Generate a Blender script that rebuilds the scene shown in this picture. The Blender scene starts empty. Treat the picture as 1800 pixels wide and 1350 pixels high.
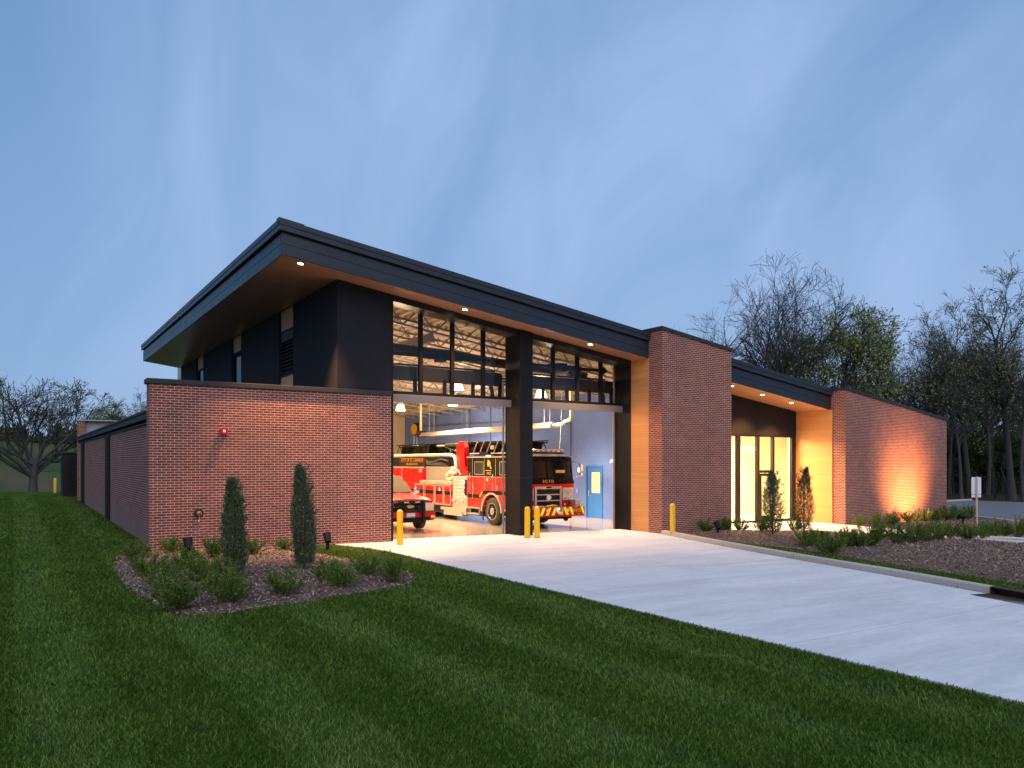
import bpy, math, random
import numpy as np
from mathutils import Vector, Matrix
R = math.radians
sc = bpy.context.scene
COL = sc.collection

# ------------------------------------------------------------------ camera
HEAD = math.atan2(876, 1340)
CAM_H = 2.4
cd = bpy.data.cameras.new('camera'); cam = bpy.data.objects.new('camera', cd); COL.objects.link(cam)
cam.location = (0, 0, CAM_H); cam.rotation_euler = (R(90), 0, -HEAD)
cd.sensor_width = 36; cd.lens = 26.8; cd.shift_y = (812 - 675) / 1800
cd.clip_start = .1; cd.clip_end = 3000
sc.camera = cam

# ------------------------------------------------------------------ sky, sun, exposure
w = bpy.data.worlds.new('World'); sc.world = w; w.use_nodes = True
wn = w.node_tree.nodes; wl = w.node_tree.links
SUN_EL, SUN_AZ = 11.0, 205.0          # low sun behind the camera, to its left
sky = wn.new('ShaderNodeTexSky'); sky.sky_type = 'NISHITA'; sky.sun_disc = False
sky.sun_elevation = R(SUN_EL); sky.sun_rotation = R(SUN_AZ); sky.altitude = 100
sky.air_density = 1.0; sky.dust_density = .6; sky.ozone_density = 2.5
tc = wn.new('ShaderNodeTexCoord')
mp = wn.new('ShaderNodeMapping'); mp.inputs['Rotation'].default_value = (R(18), R(-12), R(35)); mp.inputs['Scale'].default_value = (3.6, 1.2, 1.3)
wl.new(tc.outputs['Generated'], mp.inputs['Vector'])
nz = wn.new('ShaderNodeTexNoise'); nz.inputs['Scale'].default_value = 1.5; nz.inputs['Detail'].default_value = 7; nz.inputs['Roughness'].default_value = .52; nz.inputs['Distortion'].default_value = .9
wl.new(mp.outputs['Vector'], nz.inputs['Vector'])
rp = wn.new('ShaderNodeValToRGB'); rp.color_ramp.elements[0].position = .33; rp.color_ramp.elements[1].position = .74
rp.color_ramp.elements[0].color = (.50, .50, .50, 1); rp.color_ramp.elements[1].color = (1.0, 1.0, 1.0, 1)
wl.new(nz.outputs['Fac'], rp.inputs['Fac'])
mx = wn.new('ShaderNodeMix'); mx.data_type = 'RGBA'
mx.inputs['B'].default_value = (2.72, 3.92, 6.15, 1)
deep = wn.new('ShaderNodeMix'); deep.data_type = 'RGBA'; deep.inputs['Factor'].default_value = .72; deep.inputs['B'].default_value = (.66, 1.85, 3.95, 1)
wl.new(sky.outputs['Color'], deep.inputs['A']); wl.new(deep.outputs['Result'], mx.inputs['A'])
# a thin veil of cloud lies over one side of the sky and thins towards the zenith
vd = wn.new('ShaderNodeVectorMath'); vd.operation = 'DOT_PRODUCT'; vd.inputs[1].default_value = (.60, .785, .12)
wl.new(tc.outputs['Generated'], vd.inputs[0])
vr = wn.new('ShaderNodeMapRange'); vr.interpolation_type = 'SMOOTHSTEP'; vr.inputs['From Min'].default_value = .60; vr.inputs['From Max'].default_value = .95; vr.inputs['To Min'].default_value = .02; vr.inputs['To Max'].default_value = 1.02
wl.new(vd.outputs['Value'], vr.inputs['Value'])
vm = wn.new('ShaderNodeMath'); vm.operation = 'MULTIPLY'; wl.new(vr.outputs[0], vm.inputs[0]); wl.new(rp.outputs['Color'], vm.inputs[1])
wl.new(vm.outputs[0], mx.inputs['Factor'])
bg = wn['Background']; bg.inputs['Strength'].default_value = .105
wl.new(mx.outputs['Result'], bg.inputs['Color'])

sd = bpy.data.lights.new('sun', 'SUN'); sun = bpy.data.objects.new('sun', sd); COL.objects.link(sun)
sd.energy = 1.5; sd.angle = R(75); sd.color = (1, .95, .93)
sun.rotation_euler = (R(42), 0, R(-20))
sc.view_settings.view_transform = 'Standard'; sc.view_settings.look = 'None'
sc.view_settings.exposure = .36; sc.view_settings.gamma = 1
sc.render.engine = 'CYCLES'
try:
    sc.cycles.use_denoising = True; sc.cycles.denoiser = 'OPENIMAGEDENOISE'
    sc.cycles.max_bounces = 8; sc.cycles.transparent_max_bounces = 24; sc.cycles.sample_clamp_indirect = 4
    sc.cycles.caustics_reflective = False; sc.cycles.caustics_refractive = False
except Exception: pass

# ------------------------------------------------------------------ survey helpers (photo pixel -> metres on a known plane)
_V = np.array([math.sin(HEAD), math.cos(HEAD), 0]); _Rt = np.array([math.cos(HEAD), -math.sin(HEAD), 0])
def ray(x, y): return _V + _Rt * (x - 900) / 1340 + np.array([0, 0, (812 - y) / 1340])
def G(x, y, dz=0):
    r = ray(x, y); n = np.array([.0145, 0, 1]); c = np.array([0, 0, CAM_H])
    p = c + r * ((.0145 * 9.45 + dz - n @ c) / (n @ r)); return float(p[0]), float(p[1])
def at(x, d):
    p = _V * d + _Rt * (x - 900) / 1340 * d; return float(p[0]), float(p[1])
def ss(a, b, x):
    t = np.clip((np.asarray(x, float) - a) / (b - a), 0, 1); return t * t * (3 - 2 * t)
def gz(X, Y):
    X = np.asarray(X, float); Y = np.asarray(Y, float)
    z = -.0145 * (np.clip(X, -12, 50) - 9.45)
    lw = 1 - ss(2.9, 7, X)
    z = z + lw * (.12 * ss(19, 24, Y) + .006 * np.clip(Y - 22, 0, 32))
    z = z - ss(58, 85, Y) * (1 - ss(10, 30, X)) * 1.4
    # far ground: field hill on the left-back, woodland rise on the right-back
    d = np.hypot(X, Y - 20)
    z = z + ss(75, 260, d) * (9.5 - 5 * ss(20, 90, X) ) 
    return z
def gf(X, Y): return float(gz(X, Y))

# ------------------------------------------------------------------ materials
def newmat(name):
    m = bpy.data.materials.new(name); m.use_nodes = True
    return m, m.node_tree.nodes, m.node_tree.links, m.node_tree.nodes['Principled BSDF']
def N(nodes, t, **kw):
    n = nodes.new(t)
    for k, v in kw.items():
        if k.startswith('i_'): n.inputs[k[2:].replace('_', ' ')].default_value = v
        else: setattr(n, k, v)
    return n
def rgba(c): return (c[0], c[1], c[2], 1)
def mixc(n, l, fac, a, b, mode='MIX'):
    m = n.new('ShaderNodeMix'); m.data_type = 'RGBA'; m.blend_type = mode
    for s, v in (('Factor', fac), ('A', a), ('B', b)):
        if hasattr(v, 'is_linked') or isinstance(v, bpy.types.NodeSocket): l.new(v, m.inputs[s])
        else: m.inputs[s].default_value = v if s == 'Factor' else rgba(v)
    return m.outputs['Result']
def pos_scaled(n, l, s=(1, 1, 1), obj=False, rot=(0, 0, 0)):
    if obj: src = n.new('ShaderNodeTexCoord').outputs['Object']
    else: src = n.new('ShaderNodeNewGeometry').outputs['Position']
    m = n.new('ShaderNodeMapping'); m.inputs['Scale'].default_value = s; m.inputs['Rotation'].default_value = rot
    l.new(src, m.inputs['Vector']); return m.outputs['Vector']
def noise(n, l, vec, scale, detail=4, rough=.55):
    t = n.new('ShaderNodeTexNoise'); t.inputs['Scale'].default_value = scale; t.inputs['Detail'].default_value = detail; t.inputs['Roughness'].default_value = rough
    l.new(vec, t.inputs['Vector']); return t.outputs['Fac']
def ramp(n, l, fac, p0, p1, c0=(0, 0, 0), c1=(1, 1, 1)):
    r = n.new('ShaderNodeValToRGB'); e = r.color_ramp.elements
    e[0].position = p0; e[1].position = p1; e[0].color = rgba(c0); e[1].color = rgba(c1)
    l.new(fac, r.inputs['Fac']); return r.outputs['Color']
def bump(n, l, bsdf, h, strength=.3, dist=.01):
    b = n.new('ShaderNodeBump'); b.inputs['Strength'].default_value = strength; b.inputs['Distance'].default_value = dist
    l.new(h, b.inputs['Height']); l.new(b.outputs['Normal'], bsdf.inputs['Normal'])

def plain(name, col, rough=.5, metal=0, var=.12, nscale=3, bmp=0, obj=False, coat=0, spec=.5):
    m, n, l, b = newmat(name)
    v = pos_scaled(n, l, obj=obj); f = noise(n, l, v, nscale)
    c = mixc(n, l, f, [x * (1 - var) for x in col], [min(1, x * (1 + var)) for x in col])
    l.new(c, b.inputs['Base Color']); b.inputs['Roughness'].default_value = rough; b.inputs['Metallic'].default_value = metal
    b.inputs['Coat Weight'].default_value = coat; b.inputs['Coat Roughness'].default_value = .05
    b.inputs['Specular IOR Level'].default_value = spec
    f2 = noise(n, l, v, nscale * 4); r = ramp(n, l, f2, .3, .7, (rough * .85,) * 3, (min(1, rough * 1.15),) * 3); l.new(r, b.inputs['Roughness'])
    if bmp: bump(n, l, b, noise(n, l, v, nscale * 12), bmp, .004)
    return m
def emit(name, col, s):
    m, n, l, b = newmat(name); b.inputs['Base Color'].default_value = rgba(col)
    b.inputs['Emission Color'].default_value = rgba(col); b.inputs['Emission Strength'].default_value = s; return m

def brick_mat(name, c1, c2, mortar, fade=0, block=False):
    m, n, l, b = newmat(name)
    g = n.new('ShaderNodeNewGeometry')
    sp = n.new('ShaderNodeSeparateXYZ'); l.new(g.outputs['Position'], sp.inputs[0])
    sn = n.new('ShaderNodeSeparateXYZ'); l.new(g.outputs['True Normal'], sn.inputs[0])
    ab = n.new('ShaderNodeMath'); ab.operation = 'ABSOLUTE'; l.new(sn.outputs['X'], ab.inputs[0])
    gt = n.new('ShaderNodeMath'); gt.operation = 'GREATER_THAN'; gt.inputs[1].default_value = .5; l.new(ab.outputs[0], gt.inputs[0])
    u = n.new('ShaderNodeMix'); u.data_type = 'FLOAT'; l.new(gt.outputs[0], u.inputs['Factor']); l.new(sp.outputs['X'], u.inputs['A']); l.new(sp.outputs['Y'], u.inputs['B'])
    cb = n.new('ShaderNodeCombineXYZ'); l.new(u.outputs['Result'], cb.inputs['X']); l.new(sp.outputs['Z'], cb.inputs['Y'])
    bt = n.new('ShaderNodeTexBrick'); l.new(cb.outputs[0], bt.inputs['Vector'])
    bt.inputs['Scale'].default_value = 1
    if block:
        bt.inputs['Brick Width'].default_value = .406; bt.inputs['Row Height'].default_value = .203; bt.inputs['Mortar Size'].default_value = .005
    else:
        bt.inputs['Brick Width'].default_value = .203; bt.inputs['Row Height'].default_value = .0677; bt.inputs['Mortar Size'].default_value = .0078
    bt.inputs['Mortar Smooth'].default_value = .15; bt.inputs['Bias'].default_value = -.1
    bt.inputs['Color1'].default_value = rgba(c1); bt.inputs['Color2'].default_value = rgba(c2); bt.inputs['Mortar'].default_value = rgba(mortar)
    v = g.outputs['Position']
    f = noise(n, l, v, .9, 5, .6); dirt = ramp(n, l, f, .3, .75, (.84, .84, .85), (1.1, 1.08, 1.06))
    c = mixc(n, l, 1.0, bt.outputs['Color'], dirt, 'MULTIPLY')
    if not block:
        cl = n.new('ShaderNodeVectorMath'); cl.operation = 'DIVIDE'; cl.inputs[1].default_value = (.203, .0677, 1); l.new(cb.outputs[0], cl.inputs[0])
        ff = n.new('ShaderNodeVectorMath'); ff.operation = 'FLOOR'; l.new(cl.outputs[0], ff.inputs[0])
        wb = n.new('ShaderNodeTexWhiteNoise'); wb.noise_dimensions = '2D'; l.new(ff.outputs[0], wb.inputs['Vector'])
        c = mixc(n, l, 1.0, c, ramp(n, l, wb.outputs['Value'], .0, 1.0, (.80, .82, .84), (1.12, 1.10, 1.06)), 'MULTIPLY')
    f3 = noise(n, l, v, 60, 3, .6); c = mixc(n, l, 1.0, c, ramp(n, l, f3, .2, .8, (.86, .86, .86), (1.12, 1.12, 1.12)), 'MULTIPLY')
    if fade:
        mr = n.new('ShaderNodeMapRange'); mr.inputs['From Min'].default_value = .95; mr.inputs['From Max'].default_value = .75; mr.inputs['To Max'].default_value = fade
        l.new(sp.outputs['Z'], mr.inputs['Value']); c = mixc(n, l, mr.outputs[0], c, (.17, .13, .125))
    l.new(c, b.inputs['Base Color']); b.inputs['Roughness'].default_value = .85
    inv = n.new('ShaderNodeMath'); inv.operation = 'SUBTRACT'; inv.inputs[0].default_value = 1; l.new(bt.outputs['Fac'], inv.inputs[1])
    ad = n.new('ShaderNodeMath'); ad.operation = 'MULTIPLY_ADD'; ad.inputs[1].default_value = .25; l.new(f3, ad.inputs[0]); l.new(inv.outputs[0], ad.inputs[2])
    bump(n, l, b, ad.outputs[0], .5, .006)
    return m
def plank_mat(name, c1, c2, along='h', pitch=.14, rough=.55):
    # fine wood-look planks; along 'h': courses stacked in Z (walls), 's': planks laid along X, pitch in Y (soffit)
    m, n, l, b = newmat(name)
    g = n.new('ShaderNodeNewGeometry'); sp = n.new('ShaderNodeSeparateXYZ'); l.new(g.outputs['Position'], sp.inputs[0])
    ax = 'Z' if along == 'h' else 'Y'
    d = n.new('ShaderNodeMath'); d.operation = 'DIVIDE'; d.inputs[1].default_value = pitch; l.new(sp.outputs[ax], d.inputs[0])
    fl = n.new('ShaderNodeMath'); fl.operation = 'FLOOR'; l.new(d.outputs[0], fl.inputs[0])
    fr = n.new('ShaderNodeMath'); fr.operation = 'FRACT'; l.new(d.outputs[0], fr.inputs[0])
    wn_ = n.new('ShaderNodeTexWhiteNoise'); wn_.noise_dimensions = '1D'; l.new(fl.outputs[0], wn_.inputs['W'])
    sc_ = (1.2, 1.2, 26) if along == 'h' else (1.2, 26, 1.2)
    v = pos_scaled(n, l, sc_); f = noise(n, l, v, 1.6, 5, .6)
    c = mixc(n, l, f, c1, c2); c = mixc(n, l, .07, c, wn_.outputs['Value'], 'OVERLAY')
    lt = n.new('ShaderNodeMath'); lt.operation = 'LESS_THAN'; lt.inputs[1].default_value = .035; l.new(fr.outputs[0], lt.inputs[0])
    c = mixc(n, l, lt.outputs[0], c, [x * (.5 if along == 'h' else .22) for x in c1])
    l.new(c, b.inputs['Base Color']); b.inputs['Roughness'].default_value = rough; b.inputs['Specular IOR Level'].default_value = .5 if along == 'h' else .8
    return m
def leaf_mat(name, c1, c2, trans=.35):
    m, n, l, b = newmat(name)
    g = n.new('ShaderNodeNewGeometry')
    f = g.outputs['Random Per Island']
    c = mixc(n, l, f, c1, c2)
    f2 = noise(n, l, pos_scaled(n, l), .8, 3); c = mixc(n, l, 1.0, c, ramp(n, l, f2, .3, .7, (.75, .8, .75), (1.15, 1.12, 1.1)), 'MULTIPLY')
    l.new(c, b.inputs['Base Color']); b.inputs['Roughness'].default_value = .6; b.inputs['Specular IOR Level'].default_value = .25
    t = n.new('ShaderNodeBsdfTranslucent'); l.new(c, t.inputs['Color'])
    mx_ = n.new('ShaderNodeMixShader'); mx_.inputs[0].default_value = trans
    o = n['Material Output']; l.new(b.outputs[0], mx_.inputs[1]); l.new(t.outputs[0], mx_.inputs[2]); l.new(mx_.outputs[0], o.inputs['Surface'])
    return m
def glass_mat(name, tint=(.8, .82, .82), refl=.09):
    m, n, l, b = newmat(name); o = n['Material Output']; n.remove(b)
    t = n.new('ShaderNodeBsdfTransparent'); t.inputs['Color'].default_value = rgba(tint)
    gl = n.new('ShaderNodeBsdfGlossy'); gl.inputs['Roughness'].default_value = .015
    fr = n.new('ShaderNodeFresnel'); fr.inputs['IOR'].default_value = 1.5
    ad = n.new('ShaderNodeMath'); ad.operation = 'MULTIPLY_ADD'; ad.inputs[1].default_value = .8; ad.inputs[2].default_value = refl * .12; l.new(fr.outputs[0], ad.inputs[0])
    gg_ = n.new('ShaderNodeNewGeometry'); iv = n.new('ShaderNodeMath'); iv.operation = 'SUBTRACT'; iv.inputs[0].default_value = 1; l.new(gg_.outputs['Backfacing'], iv.inputs[1])
    ml = n.new('ShaderNodeMath'); ml.operation = 'MULTIPLY'; l.new(ad.outputs[0], ml.inputs[0]); l.new(iv.outputs[0], ml.inputs[1])
    mx_ = n.new('ShaderNodeMixShader'); l.new(ml.outputs[0], mx_.inputs[0]); l.new(t.outputs[0], mx_.inputs[1]); l.new(gl.outputs[0], mx_.inputs[2])
    l.new(mx_.outputs[0], o.inputs['Surface']); return m

def stripes_node(n, l):
    # mowing stripes parallel to the building side; mask for their painted sheen
    g = n.new('ShaderNodeNewGeometry'); sp = n.new('ShaderNodeSeparateXYZ'); l.new(g.outputs['Position'], sp.inputs[0])
    wob = noise(n, l, pos_scaled(n, l, (.16, .10, .1)), 1.0, 3)
    a = n.new('ShaderNodeMath'); a.operation = 'MULTIPLY_ADD'; a.inputs[1].default_value = 3.4; l.new(wob, a.inputs[0]); l.new(sp.outputs['X'], a.inputs[2])
    s = n.new('ShaderNodeMath'); s.operation = 'MULTIPLY'; s.inputs[1].default_value = 2 * math.pi / 1.75; l.new(a.outputs[0], s.inputs[0])
    q = n.new('ShaderNodeMath'); q.operation = 'SINE'; l.new(s.outputs[0], q.inputs[0])
    mr = n.new('ShaderNodeMapRange'); mr.inputs['From Min'].default_value = .25; mr.inputs['From Max'].default_value = 1; l.new(q.outputs[0], mr.inputs['Value'])
    return mr.outputs[0], sp
def grass_mat(name, blades):
    m, n, l, b = newmat(name)
    st, sp = stripes_node(n, l)
    g = n.new('ShaderNodeNewGeometry')
    if blades: f = g.outputs['Random Per Island']; c = mixc(n, l, f, (.022, .058, .006), (.195, .285, .050))
    else:
        f = noise(n, l, pos_scaled(n, l, (1, 1, 1)), 42, 4, .75); c = mixc(n, l, ramp(n, l, f, .3, .72), (.018, .046, .004), (.085, .145, .022))
    lo = noise(n, l, pos_scaled(n, l, (1.0, .6, .4)), 1.1, 6, .68)
    c = mixc(n, l, ramp(n, l, lo, .35, .7), c, mixc(n, l, 1.0, c, (.58, .70, .60), 'MULTIPLY'))
    hi = noise(n, l, pos_scaled(n, l, (1.3, .5, .4)), 2.1, 5, .7)
    c = mixc(n, l, ramp(n, l, hi, .52, .72), c, mixc(n, l, 1.0, c, (1.28, 1.18, 1.5), 'MULTIPLY'))
    sm = n.new('ShaderNodeMath'); sm.operation = 'MULTIPLY'; sm.inputs[1].default_value = .48; l.new(st, sm.inputs[0])
    c = mixc(n, l, sm.outputs[0], c, mixc(n, l, 1.0, c, (1.42, 1.28, 2.1), 'MULTIPLY'))  # pale sheen of the leaning blades, painted into the stripe colour
    if not blades:
        # woodland floor on the right-back, dull field on the hill
        far = n.new('ShaderNodeMapRange'); far.inputs['From Min'].default_value = 44; far.inputs['From Max'].default_value = 48; l.new(sp.outputs['X'], far.inputs['Value'])
        f5 = noise(n, l, pos_scaled(n, l), 1.2, 5); wd = mixc(n, l, f5, (.045, .035, .022), (.05, .07, .03))
        c = mixc(n, l, far.outputs[0], c, wd)
        fy = n.new('ShaderNodeMapRange'); fy.inputs['From Min'].default_value = 66; fy.inputs['From Max'].default_value = 84; l.new(sp.outputs['Y'], fy.inputs['Value'])
        f6 = noise(n, l, pos_scaled(n, l, (1, .25, 1)), .05, 4); fd = mixc(n, l, ramp(n, l, f6, .42, .6), (.045, .085, .025), (.11, .095, .055))
        c = mixc(n, l, fy.outputs[0], c, fd)
        bump(n, l, b, f, .7, .03)
    l.new(c, b.inputs['Base Color']); b.inputs['Roughness'].default_value = .7 if blades else 1; b.inputs['Specular IOR Level'].default_value = .15 if blades else .02
    if blades:
        t = n.new('ShaderNodeBsdfTranslucent'); l.new(c, t.inputs['Color'])
        mx_ = n.new('ShaderNodeMixShader'); mx_.inputs[0].default_value = .3
        o = n['Material Output']; l.new(b.outputs[0], mx_.inputs[1]); l.new(t.outputs[0], mx_.inputs[2]); l.new(mx_.outputs[0], o.inputs['Surface'])
    return m
def concrete_mat(name, c, rough=.8, joints=None, gloss=0, brush=True):
    m, n, l, b = newmat(name)
    v = pos_scaled(n, l); f = noise(n, l, v, .45, 5, .6); f2 = noise(n, l, v, 9, 5, .65)
    cc = mixc(n, l, f, [x * .80 for x in c], [min(1, x * 1.10) for x in c])
    cc = mixc(n, l, 1.0, cc, ramp(n, l, f2, .3, .7, (.93, .93, .94), (1.05, 1.05, 1.04)), 'MULTIPLY')
    if brush:
        vb = pos_scaled(n, l, (1.0, 14, 1), rot=(0, 0, R(4))); fb = noise(n, l, vb, 1.2, 4, .7)
        cc = mixc(n, l, 1.0, cc, ramp(n, l, fb, .3, .7, (.93, .93, .935), (1.04, 1.04, 1.04)), 'MULTIPLY')
        fs = noise(n, l, pos_scaled(n, l, (.35, 2.2, 1), rot=(0, 0, R(25))), .8, 5, .7)
        cc = mixc(n, l, 1.0, cc, ramp(n, l, fs, .4, .66, (.82, .83, .85), (1, 1, 1)), 'MULTIPLY')
    if name == 'driveway_concrete':
        g0 = n.new('ShaderNodeNewGeometry'); s0 = n.new('ShaderNodeSeparateXYZ'); l.new(g0.outputs['Position'], s0.inputs[0])
        wv = n.new('ShaderNodeMath'); wv.operation = 'PINGPONG'; wv.inputs[1].default_value = 1.02
        a0 = n.new('ShaderNodeMath'); a0.operation = 'ADD'; a0.inputs[1].default_value = -10.85; l.new(s0.outputs['X'], a0.inputs[0]); l.new(a0.outputs[0], wv.inputs[0])
        tl_ = n.new('ShaderNodeMapRange'); tl_.inputs['From Min'].default_value = .30; tl_.inputs['From Max'].default_value = .0; tl_.interpolation_type = 'SMOOTHSTEP'; l.new(wv.outputs[0], tl_.inputs['Value'])
        tn = noise(n, l, pos_scaled(n, l, (1.5, .3, 1)), 1.3, 5, .7); tm = n.new('ShaderNodeMath'); tm.operation = 'MULTIPLY'; l.new(tl_.outputs[0], tm.inputs[0]); l.new(ramp(n, l, tn, .45, .75, (0, 0, 0), (.30, .30, .30)), tm.inputs[1])
        cc = mixc(n, l, tm.outputs[0], cc, [x * .55 for x in c])
        sp_ = ramp(n, l, noise(n, l, v, 3.1, 2, .4), .70, .74); sq = n.new('ShaderNodeMath'); sq.operation = 'MULTIPLY'; sq.inputs[1].default_value = .18; l.new(sp_, sq.inputs[0])
        cc = mixc(n, l, sq.outputs[0], cc, [x * .5 for x in c])
    if joints:
        g = n.new('ShaderNodeNewGeometry'); sp = n.new('ShaderNodeSeparateXYZ'); l.new(g.outputs['Position'], sp.inputs[0])
        for ax, pitch, off in joints:
            a = n.new('ShaderNodeMath'); a.operation = 'ADD'; a.inputs[1].default_value = -off + 100 * pitch; l.new(sp.outputs[ax], a.inputs[0])
            md = n.new('ShaderNodeMath'); md.operation = 'MODULO'; md.inputs[1].default_value = pitch; l.new(a.outputs[0], md.inputs[0])
            lt = n.new('ShaderNodeMath'); lt.operation = 'LESS_THAN'; lt.inputs[1].default_value = .018; l.new(md.outputs[0], lt.inputs[0])
            sf = n.new('ShaderNodeMath'); sf.operation = 'MULTIPLY'; sf.inputs[1].default_value = .55; l.new(lt.outputs[0], sf.inputs[0])
            cc = mixc(n, l, sf.outputs[0], cc, [x * .3 for x in c])
    l.new(cc, b.inputs['Base Color']); b.inputs['Roughness'].default_value = rough
    if gloss: b.inputs['Roughness'].default_value = gloss; bump(n, l, b, noise(n, l, v, 2.5, 2), .03, .02)
    else: bump(n, l, b, f2, .15, .004)
    return m
def mulch_mat(name):
    m, n, l, b = newmat(name)
    v = pos_scaled(n, l, (1, 1, 1)); f = noise(n, l, v, 30, 6, .75); f2 = noise(n, l, v, 1.1, 3)
    c = mixc(n, l, ramp(n, l, f, .35, .68), (.050, .030, .022), (.27, .185, .145))
    c = mixc(n, l, 1.0, c, ramp(n, l, f2, .3, .7, (.8, .8, .85), (1.15, 1.1, 1.05)), 'MULTIPLY')
    l.new(c, b.inputs['Base Color']); b.inputs['Roughness'].default_value = .95; bump(n, l, b, f, 1.0, .05); return m
def chip_mat(name):
    m, n, l, b = newmat(name); g = n.new('ShaderNodeNewGeometry')
    r = n.new('ShaderNodeValToRGB'); e = r.color_ramp.elements; e[0].color = (.07, .042, .03, 1); e[1].color = (.50, .38, .32, 1)
    q = r.color_ramp.elements.new(.55); q.color = (.26, .17, .125, 1); l.new(g.outputs['Random Per Island'], r.inputs['Fac'])
    l.new(r.outputs['Color'], b.inputs['Base Color']); b.inputs['Roughness'].default_value = .9; return m
def bark_mat(name, c):
    m, n, l, b = newmat(name); v = pos_scaled(n, l, (6, 6, 1.2)); f = noise(n, l, v, 2.5, 5, .7)
    l.new(mixc(n, l, f, [x * .5 for x in c], [x * 1.4 for x in c]), b.inputs['Base Color']); b.inputs['Roughness'].default_value = .9
    bump(n, l, b, f, .6, .03); return m

M = {}
M['brick'] = brick_mat('brick', (.172, .037, .027), (.245, .054, .037), (.66, .42, .35))
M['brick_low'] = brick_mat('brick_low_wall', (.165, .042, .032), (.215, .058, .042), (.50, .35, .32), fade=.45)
M['block'] = brick_mat('painted_block', (.135, .235, .64), (.145, .25, .66), (.105, .19, .55), block=True)
M['coping'] = plain('coping_metal', (.034, .034, .040), .6, 0, .12, 2, spec=.3)
M['fascia'] = plain('fascia_metal', (.024, .027, .037), .38, 0, .10, 1.2)
M['panel'] = plain('fibre_cement_panel', (.021, .021, .026), .8, 0, .12, 5, .15, spec=.12)
M['blackmetal'] = plain('black_metal', (.010, .010, .011), .6, 0, .2, 3, spec=.22)
M['bronze'] = plain('dark_bronze_metal', (.035, .027, .022), .42, .2, .2, 3)
M['frame'] = plain('dark_frame_metal', (.020, .015, .011), .55, 0, .2, 3, spec=.2)
M['wood'] = plank_mat('wood_look_wall', (.57, .255, .085), (.66, .32, .12), 'h', .10)
M['soffit'] = plank_mat('wood_look_soffit', (.44, .22, .135), (.54, .30, .18), 's', .15, .30)
M['greymetal'] = plain('grey_metal', (.22, .21, .22), .4, .3, .1, 3)
M['whitepanel'] = plain('pale_panel', (.42, .42, .47), .6, 0, .05, 1)
M['cream'] = plain('cream_paint', (.72, .62, .46), .7, 0, .05, .8)
M['deck'] = plain('deck_paint', (.60, .54, .44), .6, 0, .08, 2)
M['steel'] = plain('steel_paint', (.34, .32, .31), .5, 0, .1, 2)
M['doorblue'] = plain('blue_door_paint', (.04, .20, .62), .45, 0, .06, 3)
M['yellow'] = plain('yellow_bollard_sleeve', (.80, .47, .005), .42, 0, .05, 6)
M['concrete'] = concrete_mat('driveway_concrete', (.76, .75, .77), .8, [('Y', 4.6, 1.7)])
M['walkc'] = concrete_mat('walk_concrete', (.72, .69, .66), .8, [('Y', 1.5, .4)])
M['kerbc'] = concrete_mat('kerb_concrete', (.50, .46, .42), .85, [('Y', 3.05, .2)], brush=False)
M['asphalt'] = concrete_mat('asphalt', (.16, .165, .18), .85, brush=False)
M['floor'] = concrete_mat('polished_floor', (.56, .43, .31), .2, [('Y', 6.1, 4.0), ('X', 5.0, 4.9)], gloss=.13, brush=False)
M['lobbyfloor'] = plain('lobby_floor', (.5, .42, .3), .3, 0, .05, 2)
M['lawn'] = grass_mat('lawn', False); M['blade'] = grass_mat('grass_blades', True)
M['mulch'] = mulch_mat('mulch'); M['chip'] = chip_mat('wood_chips')
M['glass'] = glass_mat('window_glass', (.93, .92, .90)); M['glass_dark'] = glass_mat('dark_glass', (.4, .42, .45), .15)
M['yew'] = leaf_mat('yew_needles', (.030, .068, .010), (.210, .300, .055), .15)
M['juniper'] = leaf_mat('juniper_needles', (.040, .070, .030), (.185, .225, .12), .15)
M['twig'] = bark_mat('twig_bark', (.09, .06, .04))
M['bark'] = bark_mat('tree_bark', (.058, .050, .045))
M['barkd'] = bark_mat('dark_bark', (.060, .052, .050)); M['barkl'] = bark_mat('grey_bark', (.15, .125, .105))
M['leafg'] = leaf_mat('spring_leaves', (.26, .31, .08), (.50, .56, .17), .45)
M['leafy'] = leaf_mat('olive_buds', (.22, .21, .09), (.42, .40, .17), .4)
M['leafd'] = leaf_mat('deep_leaves', (.04, .07, .02), (.10, .15, .045), .35)
M['white'] = plain('white_paint', (.75, .74, .76), .45, 0, .04, 3)
M['red'] = plain('red_vehicle_paint', (.50, .004, .003), .3, 0, .04, 2, coat=.35, spec=.3, obj=True)
M['gloss_black'] = plain('black_vehicle_paint', (.004, .003, .003), .28, 0, .1, 2, coat=.06, spec=.15, obj=True)
M['chrome'] = plain('chrome', (.78, .76, .74), .12, 1, .05, 4, obj=True)
M['stainless'] = plain('brushed_stainless', (.72, .66, .56), .33, .8, .1, 5, obj=True)
M['alu'] = plain('tread_plate', (.52, .47, .40), .42, .6, .12, 9, obj=True)
M['rubber'] = plain('tyre_rubber', (.045, .040, .036), .75, 0, .2, 8, obj=True)
M['gold'] = plain('gold_leaf', (.85, .50, .08), .35, .3, .1, 8, obj=True)
M['cabglass'] = plain('cab_glass', (.006, .006, .008), .12, 0, .1, 2, obj=True, spec=.45)
M['hivis'] = plain('yellow_reflective', (.80, .85, .02), .4, 0, .04, 5, obj=True)
M['brass'] = plain('brass', (.55, .36, .12), .3, .9, .15, 10)
M['redplastic'] = plain('red_plastic', (.45, .01, .02), .35, 0, .05, 8)
M['hose'] = plain('cream_hose', (.80, .66, .42), .6, 0, .06, 6, obj=True)
M['lens'] = emit('lamp_lens', (1, .80, .52), 14)
M['highbay'] = emit('high_bay_lens', (1, .80, .52), 9)
M['lobbytube'] = emit('lobby_tube', (1, .84, .55), 9)
M['exitlight'] = emit('small_light_lens', (1, .92, .72), 1.6)
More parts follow.
